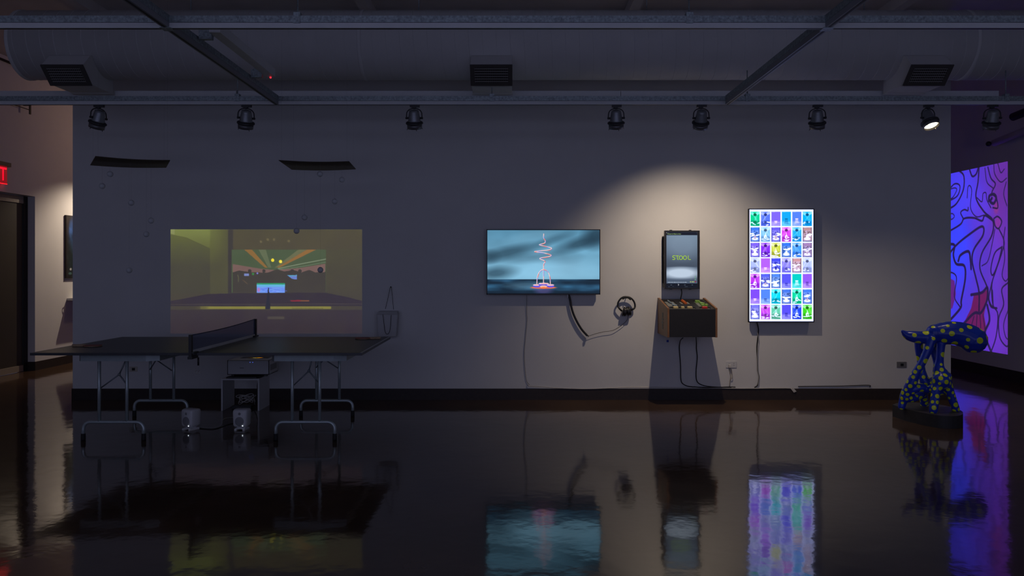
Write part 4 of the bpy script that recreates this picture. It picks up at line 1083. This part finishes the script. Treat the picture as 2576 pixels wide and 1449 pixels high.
MB().tube([(hc.x, WALL_Y, HP(560, 240).z), (hc.x, WALL_Y-.075, HP(560, 240).z)], .005, 8).build('wall_hook', BLACK, hp)
sl = thing('cable_sleeve', px_at(1478, 851, WALL_Y-.03), 'thick curved black cable sleeve hanging from the wide television', 'cable')
ZP = lambda zx, zy, y=WALL_Y-.03: px_at(1200+zx/4.391, 550+zy/4.391, y)
MB().tube([Vector(p) for p in spline([ZP(1012, 838), ZP(1028, 900), ZP(1048, 1000), ZP(1085, 1100), ZP(1150, 1215), ZP(1228, 1305)], 6)], [.012]*31, 10).build('sleeve', BLACK, sl)
MB().hexa([ZP(1205, 1300, WALL_Y-.045), ZP(1225, 1298, WALL_Y-.045), ZP(1222, 1336, WALL_Y-.045), ZP(1205, 1338, WALL_Y-.045)], [ZP(1205, 1300, WALL_Y-.03), ZP(1225, 1298, WALL_Y-.03), ZP(1222, 1336, WALL_Y-.03), ZP(1205, 1338, WALL_Y-.03)]).build('end_clip', WHITEP, sl)
MB().box(ZP(990, 0).x, ZP(1008, 0).x, WALL_Y-.04, WALL_Y-.02, ZP(0, 872).z, ZP(0, 838).z).build('plug', WHITEP, sl)
MB().tube([Vector(p) for p in spline([ZP(1228, 1300), ZP(1300, 1275), ZP(1400, 1250), ZP(1500, 1235), ZP(1580, 1190), ZP(1650, 1130), ZP(1672, 1075)], 6)], .0025, 6).build('headphone_cord', CORDB, None, 'thin black cord looping from the sleeve to the headphones', 'cord')

# ================================================================== SCULPTURE
SC = thing('spotted_sculpture', (3.98, 7.54, 0), 'blue abstract sculpture covered in yellow spots on a round black base', 'sculpture')
BASE_OUT = spline([(3.746, 7.75), (3.765, 7.50), (3.843, 7.25), (3.937, 7.154), (4.06, 7.165), (4.158, 7.26), (4.235, 7.42), (4.25, 7.62), (4.18, 7.80), (4.02, 7.88), (3.86, 7.85), (3.746, 7.75)], 6)[:-1]
MB().prism([tuple(p) for p in BASE_OUT], 0, .115, 'z').build('base', mat('black_plinth', (.035, .034, .034), .6, noise=.15, nscale=20), SC)
def S(zx, zy, D, r=None):
    D += .43; p = px_at(2220+zx/4.39, 780+zy/4.39, D)
    p.z -= .004; return p if r is None else (p, r/4.39*D/FPX)
def limb(mb, pts):
    P = [np.array([*S(a, b_2, D)[:], r*1.16/4.39*(D+.43)/FPX]) for a, b_2, D, r in pts]
    Q = spline(P, 5)
    mb.tube([Vector(q[:3]) for q in Q], [max(.004, q[3]) for q in Q], 14)
    for k in (0, -1): mb.ball(Q[k][:3], max(.004, Q[k][3]), n=14)
fg = MB()
limb(fg, [(575, 245, 7.02, 78), (670, 250, 7.02, 106), (800, 250, 7.0, 114), (920, 280, 6.98, 122), (1000, 325, 6.96, 128)])
limb(fg, [(222, 232, 7.05, 16), (270, 270, 7.05, 42), (350, 290, 7.04, 56), (450, 298, 7.03, 60), (560, 285, 7.02, 66)])
limb(fg, [(400, 320, 7.16, 40), (402, 430, 7.17, 36), (420, 560, 7.17, 32), (435, 680, 7.16, 38), (470, 780, 7.14, 48), (545, 800, 7.12, 52), (640, 760, 7.06, 60)])
limb(fg, [(545, 320, 6.98, 42), (500, 440, 6.98, 40), (440, 570, 6.99, 36), (370, 700, 7.02, 42), (310, 830, 7.05, 50), (260, 930, 7.09, 52), (225, 1010, 7.11, 38), (212, 1060, 7.11, 34)])
limb(fg, [(545, 340, 7.15, 38), (570, 460, 7.15, 34), (598, 580, 7.12, 30), (610, 680, 7.06, 45)])
limb(fg, [(650, 330, 7.02, 42), (640, 430, 7.0, 38), (632, 540, 6.98, 36), (625, 640, 6.97, 52), (660, 740, 6.97, 86), (690, 800, 6.97, 66), (740, 890, 6.97, 42), (775, 990, 6.97, 38), (810, 1090, 6.97, 36)])
limb(fg, [(650, 775, 6.93, 84), (595, 870, 6.92, 42), (580, 970, 6.90, 42), (565, 1070, 6.88, 40), (562, 1110, 6.88, 38)])
limb(fg, [(262, 905, 7.08, 48), (350, 870, 7.04, 42), (430, 850, 7.03, 40), (500, 875, 7.02, 36), (580, 850, 6.96, 44)])
limb(fg, [(250, 955, 7.09, 48), (320, 965, 7.09, 44), (375, 960, 7.1, 34), (430, 920, 7.12, 40)])
limb(fg, [(440, 880, 7.16, 44), (455, 960, 7.22, 38), (462, 1045, 7.26, 36)])
limb(fg, [(500, 880, 7.04, 34), (600, 910, 7.06, 30), (700, 870, 7.02, 40)])
fo = fg.build('figure', DOTS, SC)
md = fo.modifiers.new('remesh', 'REMESH'); md.mode = 'VOXEL'; md.voxel_size = .0055; md.use_smooth_shade = True
md = fo.modifiers.new('smooth', 'SMOOTH'); md.iterations = 8; md.factor = .5
dg = bpy.context.evaluated_depsgraph_get(); dg.update()
fme = bpy.data.meshes.new_from_object(fo.evaluated_get(dg)); fo.modifiers.clear(); fo.data = fme
fme.polygons.foreach_set('use_smooth', [True]*len(fme.polygons))
co = np.zeros(len(fme.vertices)*3, np.float32); fme.vertices.foreach_get('co', co); co = co.reshape(-1, 3)
rg_ = np.random.default_rng(12); order = rg_.permutation(len(co))[:9000]; dots = []
best = np.full(len(co), 9.0, np.float32)
for vi in order:
    p = co[vi]; low = p[2] < .56
    r_ = rg_.uniform(.013, .023) if low else rg_.uniform(.015, .030)
    gap = .010 if low else .034
    if any(np.sum((p-q)**2) < (r_+r2+gap)**2 for q, r2 in dots): continue
    dots.append((p, r_)); best = np.minimum(best, np.sqrt(((co-p)**2).sum(1))-r_)
at = fme.attributes.new('spot_distance', 'FLOAT', 'POINT'); at.data.foreach_set('value', best)

# ================================================================== LEFT CORRIDOR THINGS
ex = thing('exit_sign', (LX+.05, 10.36, 2.57), 'red lit exit sign above the dark glass door', 'sign')
MB().box(LX, LX+.07, 9.98, 10.58, 2.815, 2.87).build('sign_housing', mat('tan_housing', (.16, .13, .09), .6), ex)
MB().box(LX+.04, LX+.048, 10.02, 10.525, 2.585, 2.815).build('sign_panel', mat('red_glow_panel', (.3, .01, .02), .3, emit=(.55, .008, .02), estr=.35), ex)
MB().box(LX+.038, LX+.052, 10.02, 10.525, 2.577, 2.587).build('lit_edge', mat('red_edge', (.5, .01, .02), .3, emit=(1, .01, .02), estr=1.3), ex)
RL = Matrix(((0, 0, 1), (1, 0, 0), (0, 1, 0)))
text_part('sign_letters', 'EXIT', .25, (LX+.050, 10.515, 2.70), RL, mat('red_letters', (.6, .01, .02), .3, emit=(1, .0, .015), estr=2.0), ex, align='RIGHT')

pt = thing('side_wall_painting', (LX+.02, 12.4, 1.306), 'dark unframed painting with a blue figure above a wall shelf', 'painting')
MB().box(LX+.001, LX+.03, 11.96, 12.9, 1.306, 2.267).build('canvas', mat('canvas_dark', (.035, .025, .025), .6), pt)
def painting():
    r = Ras(120, 120, 0, 1, 0, 1)
    r.c[:] = (40, 30, 30); r.ell(.20, .30, .14, .25, (40, 75, 140), .9, .9); r.ell(.12, .22, .05, .14, (60, 100, 170), .8, .7); r.ell(.3, .7, .3, .35, (30, 60, 70), .7, .9)
    r.ell(.12, .86, .03, .02, (200, 205, 205), .9); r.ell(.1, .93, .05, .02, (80, 120, 120), .8); r.ell(.5, .5, .25, .3, (60, 60, 110), .7, .9)
    r.c *= (.6+.8*r.noise(3, 12, 3))[..., None]
    return r
rr = painting(); P_ = np.zeros((120, 120, 3)); P_[..., 0] = LX+.0308; P_[..., 1] = np.linspace(11.965, 12.895, 120)[None]; P_[..., 2] = np.linspace(2.262, 1.311, 120)[:, None]
grid_mesh('painted_surface', P_, rr.lin(), attr_mat('paint_layer', 'paint'), pt)
MB().box(LX, LX+.22, 12.02, 12.42, .965, 1.0).build('wall_shelf', WHITEP, None, 'small white wall shelf below the dark painting', 'shelf', bevel=.003)
jug = thing('white_jug', (LX+.11, 12.10, 1.0), 'small white jug standing on the side wall shelf', 'jug')
MB().lathe([(.045, 0), (.055, .02), (.05, .08), (.036, .12), (.04, .14)], Matrix.Translation((LX+.11, 12.11, 1.0)), 24).build('body', WHITEP, jug)
MB().tube([Vector(p) for p in spline([(LX+.11, 12.06, 1.12), (LX+.11, 12.02, 1.10), (LX+.11, 12.03, 1.05), (LX+.11, 12.06, 1.04)], 5)], .006, 6).build('handle', WHITEP, jug)
# dark rod shaped as the shade along the left wall and ceiling joint
MB().tube([(LX+.03, 9.0, 4.23), (LX+.03, 15.8, 4.23)], .018, 8).build('ceiling_joint_shade', BASEM, None, 'dark strip for the shade where the side wall meets the ceiling', 'pipe')
wk = thing('sprinkler_hanger', (LX+.10, 10.96, 3.60), 'small dark hanger with a thin rod on the side wall above the door', 'hanger')
MB().box(LX, LX+.10, 10.94, 10.97, 3.72, 3.74).box(LX+.085, LX+.10, 10.94, 10.97, 3.60, 3.74).build('hanger_arm', BASEM, wk)
MB().tube([(LX+.09, 10.95, 3.66), (LX+.09, 10.2, 3.66)], .006, 6).build('rod', BASEM, wk)

# ================================================================== RIGHT SIDE: PROJECTED DRAWING
def drawing():
    y_near, y_far, z0, z1 = 10.24, 12.9, .334, 2.85
    W, H = 420, 400
    r = Ras(W, H, y_far, y_near, z1, z0)     # x coordinate = world y (far .. near), y = world z
    X, Y = r.x, r.y
    def Z(zx, zy):
        p = (2376+zx/2.015-CX)/RX; D = FPX/p; return (D, EYE+(HY-(180+zy/2.015))/p)
    t = np.clip((X-10.24)/1.3, 0, 1)[..., None]
    r.c = np.array([96, 36, 150])*(1-t)+np.array([62, 50, 205])*t
    for (zx, zy, rx, ry, c, a) in ((60, 900, .35, .5, (48, 60, 235), .8), (180, 700, .25, .3, (88, 50, 200), .6), (270, 700, .15, .6, (110, 36, 140), .6), (300, 560, .2, .4, (95, 32, 130), .7), (100, 620, .3, .3, (70, 60, 225), .6), (250, 1320, .2, .3, (110, 40, 180), .5), (260, 950, .12, .5, (100, 45, 190), .5)):
        q = Z(zx, zy); r.ell(q[0], q[1], rx, ry, c, a, .95)
    r.poly([Z(*p) for p in ((150, 1130), (190, 1120), (216, 1105), (214, 1160), (200, 1235), (212, 1300), (205, 1330), (150, 1345), (95, 1280), (135, 1200))], (100, 8, 66), .94)
    r.poly([Z(*p) for p in ((10, 1040), (50, 1060), (58, 1130), (40, 1200), (10, 1210))], (98, 14, 80), .8)
    r.ell(*Z(262, 690), .05, .08, (140, 40, 110), .7, .6); r.ell(*Z(270, 765), .06, .07, (130, 35, 130), .8, .4)
    DK = (22, 8, 48)
    C = [(4, [(175, 485), (170, 560), (160, 640), (200, 710), (245, 755), (240, 830), (190, 920), (180, 1000), (215, 1090), (220, 1140), (235, 1190), (265, 1200)]),
         (4, [(125, 490), (140, 530), (160, 520), (172, 485)]), (4, [(75, 503), (98, 530), (95, 600), (60, 670), (15, 700)]), (3, [(15, 610), (50, 570), (78, 580), (65, 630), (15, 660)]),
         (2, [(20, 600), (50, 590), (62, 600), (40, 640), (15, 645)]), (2, [(115, 640), (118, 590), (128, 578), (138, 605), (132, 690), (160, 735), (200, 728)]),
         (4, [(15, 815), (80, 775), (100, 745), (150, 742), (190, 757), (205, 730), (245, 755)]), (3, [(95, 745), (82, 715), (100, 700), (118, 705), (120, 690)]),
         (5, [(15, 935), (60, 880), (120, 830), (190, 785), (195, 830), (150, 900), (140, 960), (160, 1050), (175, 1120), (175, 1212)]),
         (6, [(15, 875), (50, 880), (45, 930), (60, 975), (100, 985), (105, 1050), (85, 1160), (80, 1200), (15, 1275)]), (6, [(70, 960), (82, 930), (122, 912), (132, 960), (135, 1000)]),
         (3, [(15, 1010), (60, 1040), (50, 1140), (80, 1195)]), (6, [(135, 1132), (190, 1120), (217, 1095), (215, 1160), (185, 1222), (150, 1225), (95, 1280)]),
         (3, [(220, 485), (235, 540), (258, 570), (240, 615), (262, 640), (270, 690), (245, 690)]), (6, [(225, 655), (228, 630), (250, 622), (262, 640), (250, 668), (232, 660), (240, 642)]),
         (2, [(205, 490), (215, 560), (245, 590)]), (3, [(250, 745), (270, 735), (290, 760), (275, 795), (258, 785), (250, 750)]),
         (3, [(275, 795), (302, 860), (290, 920), (260, 1010), (240, 1080), (245, 1180), (270, 1230), (262, 1340), (235, 1425)]), (3, [(292, 888), (255, 920), (235, 1000), (245, 1032), (272, 970), (292, 888)]),
         (2, [(307, 790), (300, 860), (305, 950), (292, 1030), (308, 1062), (322, 1050)]), (3, [(322, 1070), (290, 1105), (300, 1180), (275, 1250), (280, 1345), (312, 1392), (333, 1378)]),
         (2, [(326, 1200), (300, 1280), (310, 1345), (330, 1360)]), (2, [(250, 470), (255, 520), (285, 560), (315, 540)]), (2, [(270, 465), (285, 512), (303, 495)]), (2, [(313, 560), (300, 620), (316, 680)]),
         (6, [(217, 1185), (228, 1260), (205, 1330), (238, 1425)]), (2, [(150, 1240), (135, 1290), (120, 1310)]), (2, [(165, 1235), (160, 1320)]), (2, [(180, 1235), (185, 1330)]), (2, [(195, 1230), (205, 1310)]),
         (2, [(165, 640), (190, 660), (195, 620), (210, 615), (215, 650), (235, 690)]), (2, [(20, 725), (40, 720), (50, 735), (35, 750), (30, 735)]), (3, [(240, 1070), (225, 1150), (245, 1190), (243, 1110)]),
         (3, [(15, 560), (15, 500)]), (2, [(190, 985), (220, 960), (240, 880), (255, 800)])]
    for w_, pts in C:
        P = spline([Z(*p) for p in pts], 6); r.line(P, .006*w_+.004, DK, .96, soft=.008)
    # part of the drawing that the wall hides
    rng = random.Random(8)
    for k in range(14):
        y = rng.uniform(11.7, 12.8); z = rng.uniform(.4, 2.8); pts = [(y, z)]
        for q in range(6): pts.append((min(12.85, max(11.65, pts[-1][0]+rng.uniform(-.25, .25))), pts[-1][1]-rng.uniform(.05, .3)))
        r.line(spline(pts, 6), .025, DK, .95, soft=.008)
    return r, (y_near, y_far, z0, z1)
dr, (yn, yf, z0, z1) = drawing()
wp2 = np.zeros((dr.H, dr.W, 3)); wp2[..., 0] = RX; wp2[..., 1] = np.linspace(yf, yn, dr.W)[None]; wp2[..., 2] = np.linspace(z1, z0, dr.H)[:, None]
PJ = (3.25, 11.45, 3.35)
pj2 = thing('ceiling_projector', (3.15, 11.45, 3.25), 'black projector hung behind the partition wall facing the purple drawing', 'projector')
def q_(y, z): return (PJ[0]+.10, y, z)
MB().add([(3.0, 11.3, 3.25), (3.35, 11.3, 3.25), (3.35, 11.6, 3.25), (3.0, 11.6, 3.25), (3.0, 11.3, 3.45), (3.35, 11.3, 3.45), (3.35, 11.6, 3.45), (3.0, 11.6, 3.45)],
         [(0, 3, 2, 1), (4, 5, 6, 7), (0, 1, 5, 4), (2, 3, 7, 6), (3, 0, 4, 7)]).build('housing', BLACK, pj2)
MB().tube([(3.15, 11.45, 3.45), (3.15, 11.45, CZ)], .02, 10).build('drop_pole', BLACK, pj2)
cf2, fm2 = compensate(wp2, PJ, 0); pic2 = dr.lin()*np.array([.80, .95, 1.05]); pm2 = pic2.max()
slide(pj2, PJ, 0, 3.35, wp2, pic2/pm2*cf2[..., None], [q_(11.6, 3.45), q_(11.3, 3.45), q_(11.3, 3.25), q_(11.6, 3.25)], 'lens_slide')
point('drawing_projector_lamp', PJ, pm2*fm2*math.pi/.70*4*math.pi*1.3)

# camera and pipe high on the right wall
sc_ = thing('security_camera', (RX-.12, 10.35, 3.04), 'small black security camera high on the purple side wall', 'camera')
cm = px_at(2487, 362, 10.3)
MB().ball(cm, .035, n=14).tube([cm, (RX, cm.y+.02, cm.z+.03)], .012, 8).build('camera_body', BLACK, sc_)
MB().tube([(cm.x+.06, cm.y-.02, cm.z+.01), (RX-.06, cm.y-1.6, cm.z+.18)], .045, 14).build('wall_pipe', DUCTM, None, 'pale round pipe beside the security camera', 'pipe')
MB().tube([(6.30, 9.9, 3.36), (6.38, 8.2, 3.50)], .05, 12).build('wall_pipe', BASEM, None, 'dark round pipe high above the purple drawing', 'pipe')
